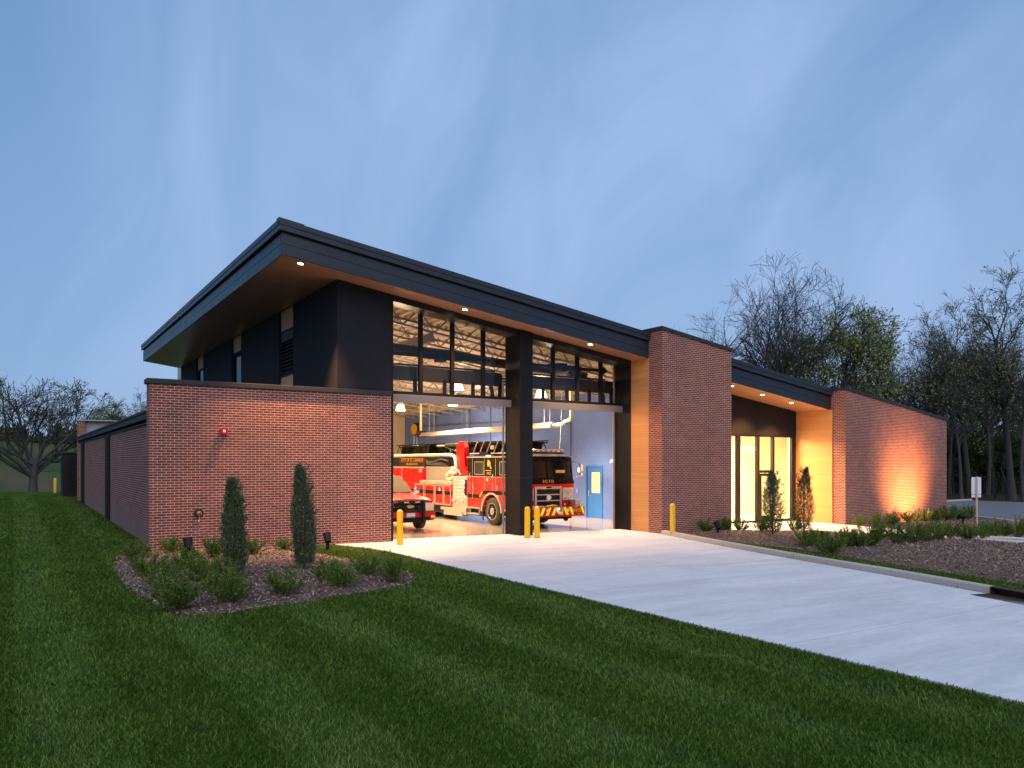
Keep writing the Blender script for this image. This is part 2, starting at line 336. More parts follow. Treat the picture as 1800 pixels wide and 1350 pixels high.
M['litglass'] = emit('lit_vision_panel', (1, .66, .25), .9)
M['headlamp'] = plain('headlamp_glass', (.75, .72, .68), .08, .4, .1, 9, obj=True, coat=1)
M['siding'] = plain('house_siding', (.30, .31, .36), .7, 0, .1, .8)
M['roofing'] = plain('house_shingles', (.07, .07, .08), .9, 0, .2, 3)

# ------------------------------------------------------------------ mesh helpers
def origin_of(p):
    v = Vector((0, 0, 0))
    while p is not None: v = v + Vector(p.location); p = p.parent
    return v
class MB:
    def __init__(s): s.v = []; s.f = []; s.m = []; s.cur = 0
    def add(s, vs, fs):
        o = len(s.v); s.v += [tuple(map(float, v)) for v in vs]; s.f += [tuple(i + o for i in f) for f in fs]; s.m += [s.cur] * len(fs); return s
    def quad(s, *p): return s.add(p, [tuple(range(len(p)))])
    def box(s, x0, x1, y0, y1, z0, z1):
        x0, x1 = sorted((x0, x1)); y0, y1 = sorted((y0, y1)); z0, z1 = sorted((z0, z1))
        return s.hexa([(x0, y0, z0), (x1, y0, z0), (x1, y1, z0), (x0, y1, z0), (x0, y0, z1), (x1, y0, z1), (x1, y1, z1), (x0, y1, z1)])
    def hexa(s, v): return s.add(v, [(0, 3, 2, 1), (4, 5, 6, 7), (0, 1, 5, 4), (1, 2, 6, 5), (2, 3, 7, 6), (3, 0, 4, 7)])
    def slope(s, x0, x1, y0, y1, zf0, zf1):     # box whose bottom and top heights are functions of X
        return s.hexa([(x0, y0, zf0(x0)), (x1, y0, zf0(x1)), (x1, y1, zf0(x1)), (x0, y1, zf0(x0)), (x0, y0, zf1(x0)), (x1, y0, zf1(x1)), (x1, y1, zf1(x1)), (x0, y1, zf1(x0))])
    def prism(s, poly, a0, a1, axis='x'):
        n = len(poly)
        def P(a, p): return (a, p[0], p[1]) if axis == 'x' else ((p[0], a, p[1]) if axis == 'y' else (p[0], p[1], a))
        vs = [P(a0, p) for p in poly] + [P(a1, p) for p in poly]
        fs = [tuple(range(n - 1, -1, -1)), tuple(range(n, 2 * n))] + [(i, (i + 1) % n, n + (i + 1) % n, n + i) for i in range(n)]
        return s.add(vs, fs)
    def tube(s, pts, r, n=8, caps=True):
        pts = [Vector(p) for p in pts]; k = len(pts); rs = r if isinstance(r, (list, tuple)) else [r] * k
        vs = []; up = None
        for i, p in enumerate(pts):
            t = (pts[min(i + 1, k - 1)] - pts[max(i - 1, 0)]).normalized()
            if up is None: up = Vector((0, 0, 1)) if abs(t.z) < .9 else Vector((1, 0, 0))
            a = t.cross(up).normalized(); b2 = a.cross(t).normalized(); up = b2
            for j in range(n):
                q = 2 * math.pi * j / n; vs.append(p + (a * math.cos(q) + b2 * math.sin(q)) * rs[i])
        fs = [(i * n + j, i * n + (j + 1) % n, (i + 1) * n + (j + 1) % n, (i + 1) * n + j) for i in range(k - 1) for j in range(n)]
        if caps: fs += [tuple(range(n - 1, -1, -1)), tuple(range((k - 1) * n, k * n))]
        return s.add(vs, fs)
    def cyl(s, c, r, h, n=20, axis='z', r2=None):
        c = Vector(c); d = {'x': Vector((1, 0, 0)), 'y': Vector((0, 1, 0)), 'z': Vector((0, 0, 1))}[axis]
        return s.tube([c, c + d * h], [r, r if r2 is None else r2], n)
    def lathe(s, c, prof, n=24, axis='z'):
        vs = []; 
        for (r, h) in prof:
            for j in range(n):
                q = 2 * math.pi * j / n; a, b2 = r * math.cos(q), r * math.sin(q)
                vs.append({'z': (c[0] + a, c[1] + b2, c[2] + h), 'y': (c[0] + a, c[1] + h, c[2] + b2), 'x': (c[0] + h, c[1] + a, c[2] + b2)}[axis])
        k = len(prof)
        fs = [(i * n + j, i * n + (j + 1) % n, (i + 1) * n + (j + 1) % n, (i + 1) * n + j) for i in range(k - 1) for j in range(n)]
        fs += [tuple(range(n - 1, -1, -1)), tuple(range((k - 1) * n, k * n))]
        return s.add(vs, fs)
    def build(s, name, mat, parent=None, world=False, bevel=0, smooth=False, loc=None, recalc=True):
        me = bpy.data.meshes.new(name); off = Vector((0, 0, 0))
        if world and parent is not None: off = origin_of(parent)
        vs = [(v[0] - off.x, v[1] - off.y, v[2] - off.z) for v in s.v]
        me.from_pydata(vs, [], s.f); mats = mat if isinstance(mat, (list, tuple)) else [mat]
        for m in mats: me.materials.append(m)
        if len(mats) > 1: me.polygons.foreach_set('material_index', s.m)
        if recalc:
            import bmesh
            bm = bmesh.new(); bm.from_mesh(me); bmesh.ops.recalc_face_normals(bm, faces=bm.faces); bm.to_mesh(me); bm.free()
        if smooth: me.polygons.foreach_set('use_smooth', [True] * len(me.polygons))
        me.update()
        o = bpy.data.objects.new(name, me); COL.objects.link(o)
        if parent is not None: o.parent = parent
        if loc: o.location = loc
        if bevel:
            b = o.modifiers.new('bevel', 'BEVEL'); b.width = bevel; b.segments = 2; b.limit_method = 'ANGLE'; b.angle_limit = R(35)
        if smooth:
            try: me.set_sharp_from_angle(angle=R(40))
            except Exception: pass
        return o
def nmesh(name, V_, F_, mat, parent=None, loc=None, mi=None, smooth=False):
    """fast mesh from numpy arrays; F_ is (n,3) or (n,4)"""
    me = bpy.data.meshes.new(name); nv, nf, k = len(V_), len(F_), F_.shape[1]
    me.vertices.add(nv); me.vertices.foreach_set('co', np.asarray(V_, np.float32).ravel())
    me.loops.add(nf * k); me.loops.foreach_set('vertex_index', np.asarray(F_, np.int32).ravel())
    me.polygons.add(nf); me.polygons.foreach_set('loop_start', np.arange(0, nf * k, k, dtype=np.int32))
    try: me.polygons.foreach_set('loop_total', np.full(nf, k, np.int32))
    except Exception: pass
    for m in (mat if isinstance(mat, (list, tuple)) else [mat]): me.materials.append(m)
    if smooth: me.polygons.foreach_set('use_smooth', [True] * nf)
    me.update(calc_edges=True); me.validate()
    o = bpy.data.objects.new(name, me); COL.objects.link(o)
    if parent is not None: o.parent = parent
    if loc: o.location = loc
    return o
def tag(o, label=None, cat=None, group=None, kind=None):
    if label: o['label'] = label
    if cat: o['category'] = cat
    if group: o['group'] = group
    if kind: o['kind'] = kind
    return o
def empty(name, loc, rz=0):
    o = bpy.data.objects.new(name, None); COL.objects.link(o); o.location = loc; o.rotation_euler = (0, 0, rz); o.empty_display_size = .3; return o
def copy_tree(o, parent=None):
    kids = [c for c in bpy.data.objects if c.parent == o]
    c = o.copy(); COL.objects.link(c)
    if parent is not None: c.parent = parent
    for k in kids: copy_tree(k, c)
    return c
def text(name, body, size, mat, parent, loc, rot, ext=.004, align='CENTER', sx=1):
    cu = bpy.data.curves.new(name, 'FONT'); cu.body = body; cu.size = size; cu.extrude = ext; cu.align_x = align; cu.align_y = 'CENTER'
    cu.materials.append(mat); o = bpy.data.objects.new(name, cu); COL.objects.link(o); o.parent = parent; o.location = loc; o.rotation_euler = rot; o.scale = (sx, 1, 1)
    bpy.context.view_layer.update(); me = bpy.data.meshes.new_from_object(o); bpy.data.objects.remove(o)
    o = bpy.data.objects.new(name, me); COL.objects.link(o); o.parent = parent; o.location = loc; o.rotation_euler = rot; o.scale = (sx, 1, 1); return o
def light(name, kind, loc, energy, color, parent=None, rot=(0, 0, 0), **kw):
    d = bpy.data.lights.new(name, kind); d.energy = energy; d.color = color
    for k, v in kw.items(): setattr(d, k, v)
    o = bpy.data.objects.new(name, d); COL.objects.link(o); o.rotation_euler = rot
    if parent is not None:
        o.parent = parent; o.location = Vector(loc) - origin_of(parent)
    else: o.location = loc
    return o
WARM = (1, .70, .38)

# ------------------------------------------------------------------ ground
def inpoly(X, Y, poly):
    X = np.asarray(X, float); Y = np.asarray(Y, float); r = np.zeros(X.shape, bool); n = len(poly); j = n - 1
    for i in range(n):
        xi, yi = poly[i]; xj, yj = poly[j]
        c = ((yi > Y) != (yj > Y)) & (X < (xj - xi) * (Y - yi) / (yj - yi + 1e-12) + xi); r ^= c; j = i
    return r
def axis_pts(breaks):
    out = []
    for a, b2, st in breaks: out += list(np.arange(a, b2, st))
    return np.array(out + [breaks[-1][1]])
gx = axis_pts([(-900, -100, 80), (-100, -20, 10), (-20, 50, 1.0), (50, 100, 10), (100, 900, 80)])
gy = axis_pts([(-300, -20, 40), (-20, 60, 1.0), (60, 120, 5), (120, 300, 20), (300, 1200, 100)])
XX, YY = np.meshgrid(gx, gy); ZZ = gz(XX, YY) - .0
ny, nx = XX.shape; idx = np.arange(nx * ny).reshape(ny, nx)
F_ = np.stack([idx[:-1, :-1], idx[:-1, 1:], idx[1:, 1:], idx[1:, :-1]], -1).reshape(-1, 4)
# keep the sheet out of the building, where the floor lies
cx = (XX[:-1, :-1] + XX[1:, 1:]).ravel() / 2; cy = (YY[:-1, :-1] + YY[1:, 1:]).ravel() / 2
keep = ~((cx > 9.9) & (cx < 29) & (cy > 22.4) & (cy < 46))
ground = tag(nmesh('ground', np.stack([XX, YY, ZZ], -1).reshape(-1, 3), F_[keep], M['lawn'], smooth=True), kind='structure')

KERB = [G(1161.8, 940), G(1200, 947.5), G(1270, 961.3), G(1350, 976), G(1439, 992), G(1550, 1011), G(1657.8, 1030.7), G(1739.6, 1046)]
dx_, dy_ = KERB[-1][0] - KERB[-2][0], KERB[-1][1] - KERB[-2][1]
L_ = math.hypot(dx_, dy_); KEND = KERB[-1]
def kx(t): return (KEND[0] + dx_ / L_ * t, KEND[1] + dy_ / L_ * t)
def sheet(name, poly, mat, dz, thick=.12, step=1.0, kind='structure'):
    """a slab following the ground: triangulated grid clipped to a polygon by bmesh"""
    import bmesh
    bm = bmesh.new(); vs = [bm.verts.new((x, y, 0)) for x, y in poly]; bm.faces.new(vs)
    xs = [p[0] for p in poly]; ys = [p[1] for p in poly]
    for ax, lo, hi in ((0, min(xs), max(xs)), (1, min(ys), max(ys))):
        t = math.ceil(lo / step) * step
        while t < hi:
            co = [0, 0, 0]; co[ax] = t; no = [0, 0, 0]; no[ax] = 1
            bmesh.ops.bisect_plane(bm, geom=bm.verts[:] + bm.edges[:] + bm.faces[:], plane_co=co, plane_no=no, dist=1e-5); t += step
    ret = bmesh.ops.extrude_face_region(bm, geom=bm.faces[:])
    ev = set(v for v in ret['geom'] if isinstance(v, bmesh.types.BMVert))
    for v in bm.verts: v.co.z = gf(v.co.x, v.co.y) + (dz if v in ev else dz - thick)
    bmesh.ops.recalc_face_normals(bm, faces=bm.faces)
    me = bpy.data.meshes.new(name); bm.to_mesh(me); bm.free(); me.materials.append(mat)
    o = bpy.data.objects.new(name, me); COL.objects.link(o); return tag(o, kind=kind) if kind else o
DRIVE = [(8.3, -14), (8.3, 18.6), (8.15, 19.7), (7.75, 20.6), (7.7, 21.05), (9.46, 21.05), (9.46, 21.7), (19.02, 21.7), (19.02, 19.47), (18.5, 19.45)] + [(x - .004, y) for x, y in KERB] + [kx(.9), kx(2.6), (12.5, 2.5), (12.0, -14)]
sheet('driveway', DRIVE, M['concrete'], .022)
# walk to the entrance, and on to the parking lot
WALK = [(22.63, 21.9), (22.63, 19.3), (23.6, 18.7), (25.3, 17.9), (25.6, 16.6), (26.2, 15.2), (27.0, 12.6), (27.4, 10.6), (38.0, 8.4), (38.0, 10.6), (29.9, 12.7), (28.9, 14.6), (29.2, 16.6), (29.73, 18.9), (29.73, 21.9)]
sheet('sidewalk', WALK, M['walkc'], .024)
sheet('parking_lot', [(38.02, -12), (62, -12), (62, 30), (40.5, 30), (40.5, 19.5), (38.6, 17.0), (38.02, 15.0)], M['asphalt'], .02)

def kerb_run(name, pts, width, h, side=1):
    mb = MB(); k = len(pts); P = [np.array(p) for p in pts]; rows = []
    for i, p in enumerate(P):
        t = P[min(i + 1, k - 1)] - P[max(i - 1, 0)]; t = t / np.hypot(*t); nrm = np.array([-t[1], t[0]]) * side
        a, b2 = p, p + nrm * width; z = gf(*p)
        rows.append([(a[0], a[1], z - .1), (*(a + nrm * .012), z + h * .86), (*(a + nrm * .035), z + h), (b2[0], b2[1], z + h), (b2[0], b2[1], z - .1)])
    vs = [v for r in rows for v in r]; fs = [(i * 5 + j, i * 5 + j + 1, (i + 1) * 5 + j + 1, (i + 1) * 5 + j) for i in range(k - 1) for j in range(4)] + [(0, 1, 2, 3, 4), tuple(range((k - 1) * 5 + 4, (k - 1) * 5 - 1, -1))]
    return mb.add(vs, fs).build(name, M['kerbc'])
kr = kerb_run('kerb', KERB, .16, .16, 1); tag(kr, kind='structure')
kerb_run('kerb', [(38.1, 9.2), (38.1, 15), (38.7, 17.0), (40.6, 19.5), (40.6, 30)], .15, .14, -1)['kind'] = 'structure'
kerb_run('kerb', [(62, 30), (52, 30.2), (40.6, 30)], .15, .14, 1)['kind'] = 'structure'
# storm drain at the kerb
sd_ = empty('storm_drain', (KEND[0], KEND[1], gf(*KEND)))
tag(sd_, 'rusty dark storm drain with a grate at the end of the driveway kerb', 'storm drain')
def along(t, s):
    n = (dy_ / L_, -dx_ / L_)     # towards the driveway
    return (KEND[0] + dx_ / L_ * t - n[0] * -s * 1.0, KEND[1] + dy_ / L_ * t - n[1] * -s * 1.0)
sgn = 1 if (along(0, .5)[0] < KEND[0]) else -1
def al(t, s): return along(t, s * sgn)
mb = MB(); z0 = gf(*KEND)
rust = plain('rusty_iron', (.055, .032, .026), .75, .2, .5, 14, .3)
def obox(mb, t0, t1, s0, s1, za, zb):
    p = [al(t0, s0), al(t1, s0), al(t1, s1), al(t0, s1)]; mb.hexa([(*q, za) for q in p] + [(*q, zb) for q in p])
TL = 1.35
obox(mb, 0, TL, .0, .03, z0 + .026, z0 + .034); obox(mb, 0, TL, .42, .45, z0 + .026, z0 + .034)
for t in (0, TL / 2 - .015, TL - .03): obox(mb, t, t + .03, .03, .42, z0 + .026, z0 + .034)
mb.build('frame', rust, sd_, world=True)
mb = MB()
for i in range(30): obox(mb, .05 + i * .042, .05 + i * .042 + .02, .03, .42, z0 + .024, z0 + .033)
mb.build('grate', rust, sd_, world=True)
mb = MB(); obox(mb, .0, TL, .02, .43, z0 + .0225, z0 + .0235); mb.build('pit_shade_sheet', M['blackmetal'], sd_, world=True)  # flat black sheet standing in for the shaded pit under the grate
mb = MB(); obox(mb, 0, 1.6, -.16, .0, z0 + .145, z0 + .165); obox(mb, 0, 1.6, -.17, -.15, z0, z0 + .145); obox(mb, -.0, .02, -.15, 0, z0 + .02, z0 + .145)
mb.build('kerb_hood', rust, sd_, world=True)

# ------------------------------------------------------------------ planting beds
BED_L = [(2.86, 20.9), (2.1, 20.6), (1.75, 18.2), (1.72, 15.5), (1.8, 13.6), (2.05, 12.25), (2.6, 12.0), (3.9, 12.35), (5.2, 12.8), (6.4, 13.3), (7.0, 14.3), (7.1, 15.9), (6.8, 17.6), (6.5, 19.2), (6.55, 20.3), (6.6, 21.05), (2.86, 21.05)]
BED_R = [(18.9, 19.2), (19.25, 17.6), (19.1, 15.5), (18.95, 13.6), (18.4, 11.8), (17.9, 10.0), (17.5, 8.3), (17.0, 6.0), (20, 3.0), (27.4, 4.0), (27.3, 10.5), (26.9, 12.7), (26.05, 15.2), (25.45, 16.6), (25.15, 17.8), (23.4, 18.55), (22.5, 19.15), (22.5, 19.45), (19.05, 19.45)]
BED_S = [(29.8, 19.4), (29.3, 16.6), (29.0, 14.7), (30.0, 12.85), (37.9, 10.8), (37.9, 15.0), (38.5, 17.2), (40.2, 19.45), (37.9, 21.0), (38.0, 19.44)]
def dist_edge(X, Y, poly):
    d = np.full(np.shape(X), 1e9); n = len(poly)
    for i in range(n):
        a = np.array(poly[i]); b2 = np.array(poly[(i + 1) % n]); ab = b2 - a
        t = np.clip(((X - a[0]) * ab[0] + (Y - a[1]) * ab[1]) / (ab @ ab), 0, 1)
        d = np.minimum(d, np.hypot(X - a[0] - t * ab[0], Y - a[1] - t * ab[1]))
    return d
rng = np.random.default_rng(5)
def bedz(X, Y, poly, h): return gz(X, Y) + .012 + h * ss(0, 1.1, dist_edge(X, Y, poly))
def bed(poly, h, nchip, chipsize):
    import bmesh
    bm = bmesh.new(); bm.faces.new([bm.verts.new((x, y, 0)) for x, y in poly])
    xs = [p[0] for p in poly]; ys = [p[1] for p in poly]
    for ax, lo, hi in ((0, min(xs), max(xs)), (1, min(ys), max(ys))):
        t = lo + .25
        while t < hi:
            co = [0, 0, 0]; co[ax] = t; no = [0, 0, 0]; no[ax] = 1
            bmesh.ops.bisect_plane(bm, geom=bm.verts[:] + bm.edges[:] + bm.faces[:], plane_co=co, plane_no=no, dist=1e-5); t += .25
    bmesh.ops.triangulate(bm, faces=bm.faces[:])
    X = np.array([v.co.x for v in bm.verts]); Y = np.array([v.co.y for v in bm.verts]); Z = bedz(X, Y, poly, h) + rng.normal(0, .006, len(X))
    Z = np.where(dist_edge(X, Y, poly) < .02, gz(X, Y) - .02, Z)
    for v, z in zip(bm.verts, Z): v.co.z = z
    bmesh.ops.recalc_face_normals(bm, faces=bm.faces)
    me = bpy.data.meshes.new('mulch_bed'); bm.to_mesh(me); bm.free(); me.materials.append(M['mulch'])
    for p in me.polygons: p.use_smooth = True
    if me.polygons[0].normal.z < 0: me.flip_normals()
    o = bpy.data.objects.new('mulch_bed', me); COL.objects.link(o); tag(o, kind='structure')
    # loose wood chips
    px = rng.uniform(min(xs), max(xs), nchip * 2); py = rng.uniform(min(ys), max(ys), nchip * 2)
    k = inpoly(px, py, poly); px, py = px[k][:nchip], py[k][:nchip]; n = len(px)
    a = rng.uniform(0, 6.28, n); tl = rng.normal(0, .35, n); L = rng.uniform(.4, 1.3, n) * chipsize; W = L * rng.uniform(.15, .4, n)
    z = bedz(px, py, poly, h) + rng.uniform(.004, .022, n)
    u = np.stack([np.cos(a) * np.cos(tl), np.sin(a) * np.cos(tl), np.sin(tl)], -1) * L[:, None]; v = np.stack([-np.sin(a), np.cos(a), rng.normal(0, .4, n)], -1) * W[:, None]
    p = np.stack([px, py, z], -1); Vv = np.stack([p - u - v * .6, p + u - v, p + u * .9 + v * .8, p - u + v], 1).reshape(-1, 3)
    return Vv, np.arange(n * 4).reshape(-1, 4)
chips = [bed(BED_L, .10, 38000, .025), bed(BED_R, .12, 42000, .030), bed(BED_S, .06, 6000, .04)]
off = 0; VV = []; FF = []
for v, f in chips: VV.append(v); FF.append(f + off); off += len(v)
tag(nmesh('mulch', np.concatenate(VV), np.concatenate(FF), M['chip']), 'loose shredded bark mulch covering the planting beds', 'mulch', kind='stuff')

# ------------------------------------------------------------------ grass blades
def grass():
    Ps = []
    for d0, d1, dens in ((4.2, 7.5, 2900), (7.5, 10, 2200), (10, 14, 1400), (14, 20, 700), (20, 30, 260), (30, 44, 70)):
        wmax = 1.075; area = (d1 ** 2 - d0 ** 2) * wmax; n = int(area * dens)
        d = np.sqrt(rng.uniform(d0 ** 2, d1 ** 2, n)); s = rng.uniform(-1.3, .85, n) * d
        X = d * _V[0] + s * _Rt[0]; Y = d * _V[1] + s * _Rt[1]
        k = ~inpoly(X, Y, DRIVE) & ~inpoly(X, Y, BED_L) & ~inpoly(X, Y, BED_R) & ~((X > 2.9) & (Y > 21.0)) & (X < 18.6) & ~inpoly(X, Y, WALK)
        k &= ~((X > 12.0) & (dist_edge(X, Y, [(KERB[i]) for i in range(len(KERB))] + KERB[::-1]) < .18))
        k &= (X < 8.35) | (X > 14)
        Ps.append(np.stack([X[k], Y[k], np.full(k.sum(), (d0 + d1) / 2)], -1))
    P = np.concatenate(Ps); X, Y, D = P.T; n = len(X)
    st = np.sin(2 * np.pi * X / 1.75)
    h = rng.uniform(.03, .075, n) * (1 + .006 * D) ; wd = rng.uniform(.0024, .0055, n) * (1 + .10 * np.clip(D - 5, 0, 20))
    a = rng.uniform(0, 6.28, n); lean = np.stack([rng.normal(0, .45, n), rng.normal(0, .45, n) + .22 * np.sign(st), np.ones(n)], -1)
    lean /= np.linalg.norm(lean, axis=1)[:, None]
    side = np.stack([np.cos(a), np.sin(a), np.zeros(n)], -1) * wd[:, None]
    b0 = np.stack([X, Y, gz(X, Y) - .005], -1); mid = b0 + lean * (h * .55)[:, None]; lean2 = lean.copy(); lean2[:, 2] *= .6
    tip = mid + lean2 * (h * .5)[:, None]
    Vv = np.stack([b0 - side, b0 + side, mid + side * .8, tip, mid - side * .8], 1).reshape(-1, 3)
    i = np.arange(n)[:, None] * 5
    F1 = np.concatenate([i + 0, i + 1, i + 2, i + 4], 1); F2 = np.concatenate([i + 4, i + 2, i + 3, i + 3], 1)
    Vt = Vv; F3 = np.concatenate([F1[:, [0, 1, 2]], F1[:, [0, 2, 3]], F2[:, :3]], 0)
    print('blades', n)
    o = nmesh('grass', Vt, F3, M['blade']); tag(o, 'short mown green lawn grass with faint mower stripes', 'grass', kind='stuff')
grass()
# ------------------------------------------------------------------ the fire station
def sof(X): return 7.652 - .1357 * (X - 7.783)
def so(d): return lambda X: sof(X) + d
Y0, YD = 21.075, 21.75
B = empty('fire_station', (9.45, Y0, 0))
tag(B, 'brick fire station with a dark sloping roof, wood look soffit and two open apparatus bays', 'building')
def bp(mb, name, mat, parent=None, **kw): return mb.build(name, mat, parent or B, world=True, **kw)
def low(x, y): return gf(x, y) - .25
# left brick block
wl_ = bp(MB().box(2.855, 9.45, Y0, Y0 + .25, -.3, 4.392).box(2.855, 3.1, Y0 + .25, 21.5, -.3, 4.392), 'brick_wall', M['brick'])
bp(MB().box(2.80, 9.47, Y0 - .045, Y0 + .31, 4.388, 4.515).box(2.80, 3.16, Y0 + .31, 21.55, 4.388, 4.515), 'coping', M['coping'], wl_, bevel=.008)
bp(MB().box(7.796, 7.806, Y0 - .0015, Y0 - .0002, 0, 4.38), 'movement_joint', M['bronze'], wl_)
# long low side wall with its dark edge and downspouts
ws = bp(MB().box(2.95, 3.2, 21.5, 46.6, -.3, 3.60), 'brick_wall', M['brick_low'])
bp(MB().box(2.84, 3.4, 21.5, 46.6, 3.50, 3.72).box(2.80, 2.84, 21.5, 46.6, 3.66, 3.73), 'roof_edge', M['coping'], ws, bevel=.01)
bp(MB().box(2.90, 2.95, 21.5, 46.6, 3.44, 3.50), 'black_trim', M['blackmetal'], ws)  # narrow black metal strip under the roof edge
for ya, yb in ((31.3, 32.6), (43.4, 44.9)):
    d = bp(MB().box(2.89, 2.95, ya, yb, -.1, 3.44).box(2.86, 2.89, ya + .3, ya + .62, .2, 3.3), 'metal_pilaster', M['blackmetal'], ws, bevel=.006)
bp(MB().box(2.9, 7.78, 21.5, 47, 3.40, 3.52), 'low_roof', M['coping'])
pw = bp(MB().box(2.86, 3.19, 46.6, 47.2, -.2, 4.60), 'end_pier', M['brick'])
bp(MB().box(2.82, 9.0, 46.55, 47.25, 4.60, 4.66), 'coping', M['whitepanel'], pw)
bp(MB().box(3.19, 9.0, 46.85, 47.05, 3.4, 4.58).box(3.19, 3.25, 46.84, 46.85, 3.6, 4.58), 'parapet_panel', M['whitepanel'])
# upper dark volume: side wall with panels, wood strips, windows
strips = [(25.22, 26.85), (32.15, 33.77), (39.60, 41.27)]
ys = [Y0] + [v for s_ in strips for v in s_] + [45.5]
ZT = sof(7.78)
for i in range(0, len(ys), 2):
    a, b2 = ys[i], ys[i + 1]
    a = a if i else Y0 + .2
    k = max(1, round((b2 - a) / 3.2)); mb = MB()
    for j in range(k):
        mb.box(7.78, 8.0, a + (b2 - a) * j / k + (.004 if j else 0), a + (b2 - a) * (j + 1) / k - (.004 if j < k - 1 else 0), 3.53, ZT)
    bp(mb, 'cladding_panel', M['panel'])
for i, (a, b2) in enumerate(strips):
    z0_, z1_ = (5.35, 6.95) if i == 0 else (4.55, 6.98 + .04 * i)
    bp(MB().box(7.86, 8.0, a, b2, z1_, ZT), 'wood_strip', M['wood']); bp(MB().box(7.86, 8.0, a, b2, 3.53, z0_), 'wood_strip', M['wood'])
    f = MB(); t = .07
    f.box(7.84, 7.95, a, a + t, z0_, z1_).box(7.84, 7.95, b2 - t, b2, z0_, z1_).box(7.84, 7.95, a + t, b2 - t, z1_ - t, z1_).box(7.84, 7.95, a + t, b2 - t, z0_, z0_ + t)
    if i == 0:
        lv = bp(f, 'louvre', M['blackmetal']); f2 = MB()
        f2.box(7.85, 7.87, a + t, b2 - t, z1_ - .38, z1_ - t)
        for k in range(9):
            z = z0_ + .12 + k * .125
            f2.hexa([(7.84, a + t, z), (7.94, a + t, z + .07), (7.94, b2 - t, z + .07), (7.84, b2 - t, z), (7.84, a + t, z + .012), (7.94, a + t, z + .082), (7.94, b2 - t, z + .082), (7.84, b2 - t, z + .012)])
        bp(f2, 'blade', M['coping'], lv); bp(MB().box(7.955, 7.97, a, b2, z0_, z1_), 'backing', M['blackmetal'], lv)
    else:
        wf = bp(f, 'window', M['blackmetal']); bp(MB().box(7.89, 7.90, a + t, b2 - t, z0_ + t, z1_ - t), 'pane', M['glass_dark'], wf)
        bp(MB().box(7.94, 7.95, a + .75, b2 - t, z0_ + t, z1_ - t), 'blind', M['whitepanel'], wf)
# front face of the upper volume, left of the bays
bp(MB().slope(7.78, 9.45, Y0, Y0 + .2, lambda x: 4.53, so(0)), 'cladding_panel', M['panel'])
bp(MB().box(7.80, 9.45, Y0 - .012, Y0, 4.515, 4.56), 'flashing', M['blackmetal'])
# bays: jambs, column, header
bp(MB().slope(9.45, 9.53, Y0 + .01, 21.9, lambda x: -.2, so(0)), 'door_jamb', M['blackmetal'])
rj = bp(MB().slope(19.0, 19.05, Y0 + .002, 21.95, lambda x: -.4, so(0)), 'door_jamb', M['blackmetal'])
colm = bp(MB().slope(14.04, 14.56, 20.99, 21.9, lambda x: -.2, so(-.004)), 'column', M['blackmetal'], bevel=.012)
bp(MB().box(14.037, 14.563, 20.987, 21.9, 1.855, 1.868), 'joint_line', M['coping'], colm)
hdr = bp(MB().slope(9.53, 14.04, Y0 + .003, YD, so(-.19), so(0)).slope(14.56, 19.0, Y0 + .003, YD, so(-.19), so(0)), 'bay_header', plain('header_metal', (.014, .012, .011), .38, 0, .2, 3, spec=.4))
def transom(x0, x1, xs, tag_):
    f = MB(); t = .10
    for x in xs: f.slope(x - .06, x + .06, YD, YD + .12, lambda q: 4.60, so(.2))
    f.box(x0, x1, YD, YD + .12, 4.50, 4.60); f.slope(x0, x1, YD, YD + .12, so(.08), so(.25))
    w_ = bp(f, 'transom_window', M['blackmetal'])
    e = [x0] + xs + [x1]
    for a, b2 in zip(e[:-1], e[1:]):
        if b2 - a > .3: bp(MB().slope(a + .03, b2 - .03, YD + .05, YD + .06, lambda q: 4.60, so(.1)), 'pane', M['glass'], w_)
transom(9.53, 14.04, [10.79, 11.93, 13.10], 0); transom(14.56, 19.0, [15.98, 17.07, 18.17], 1)
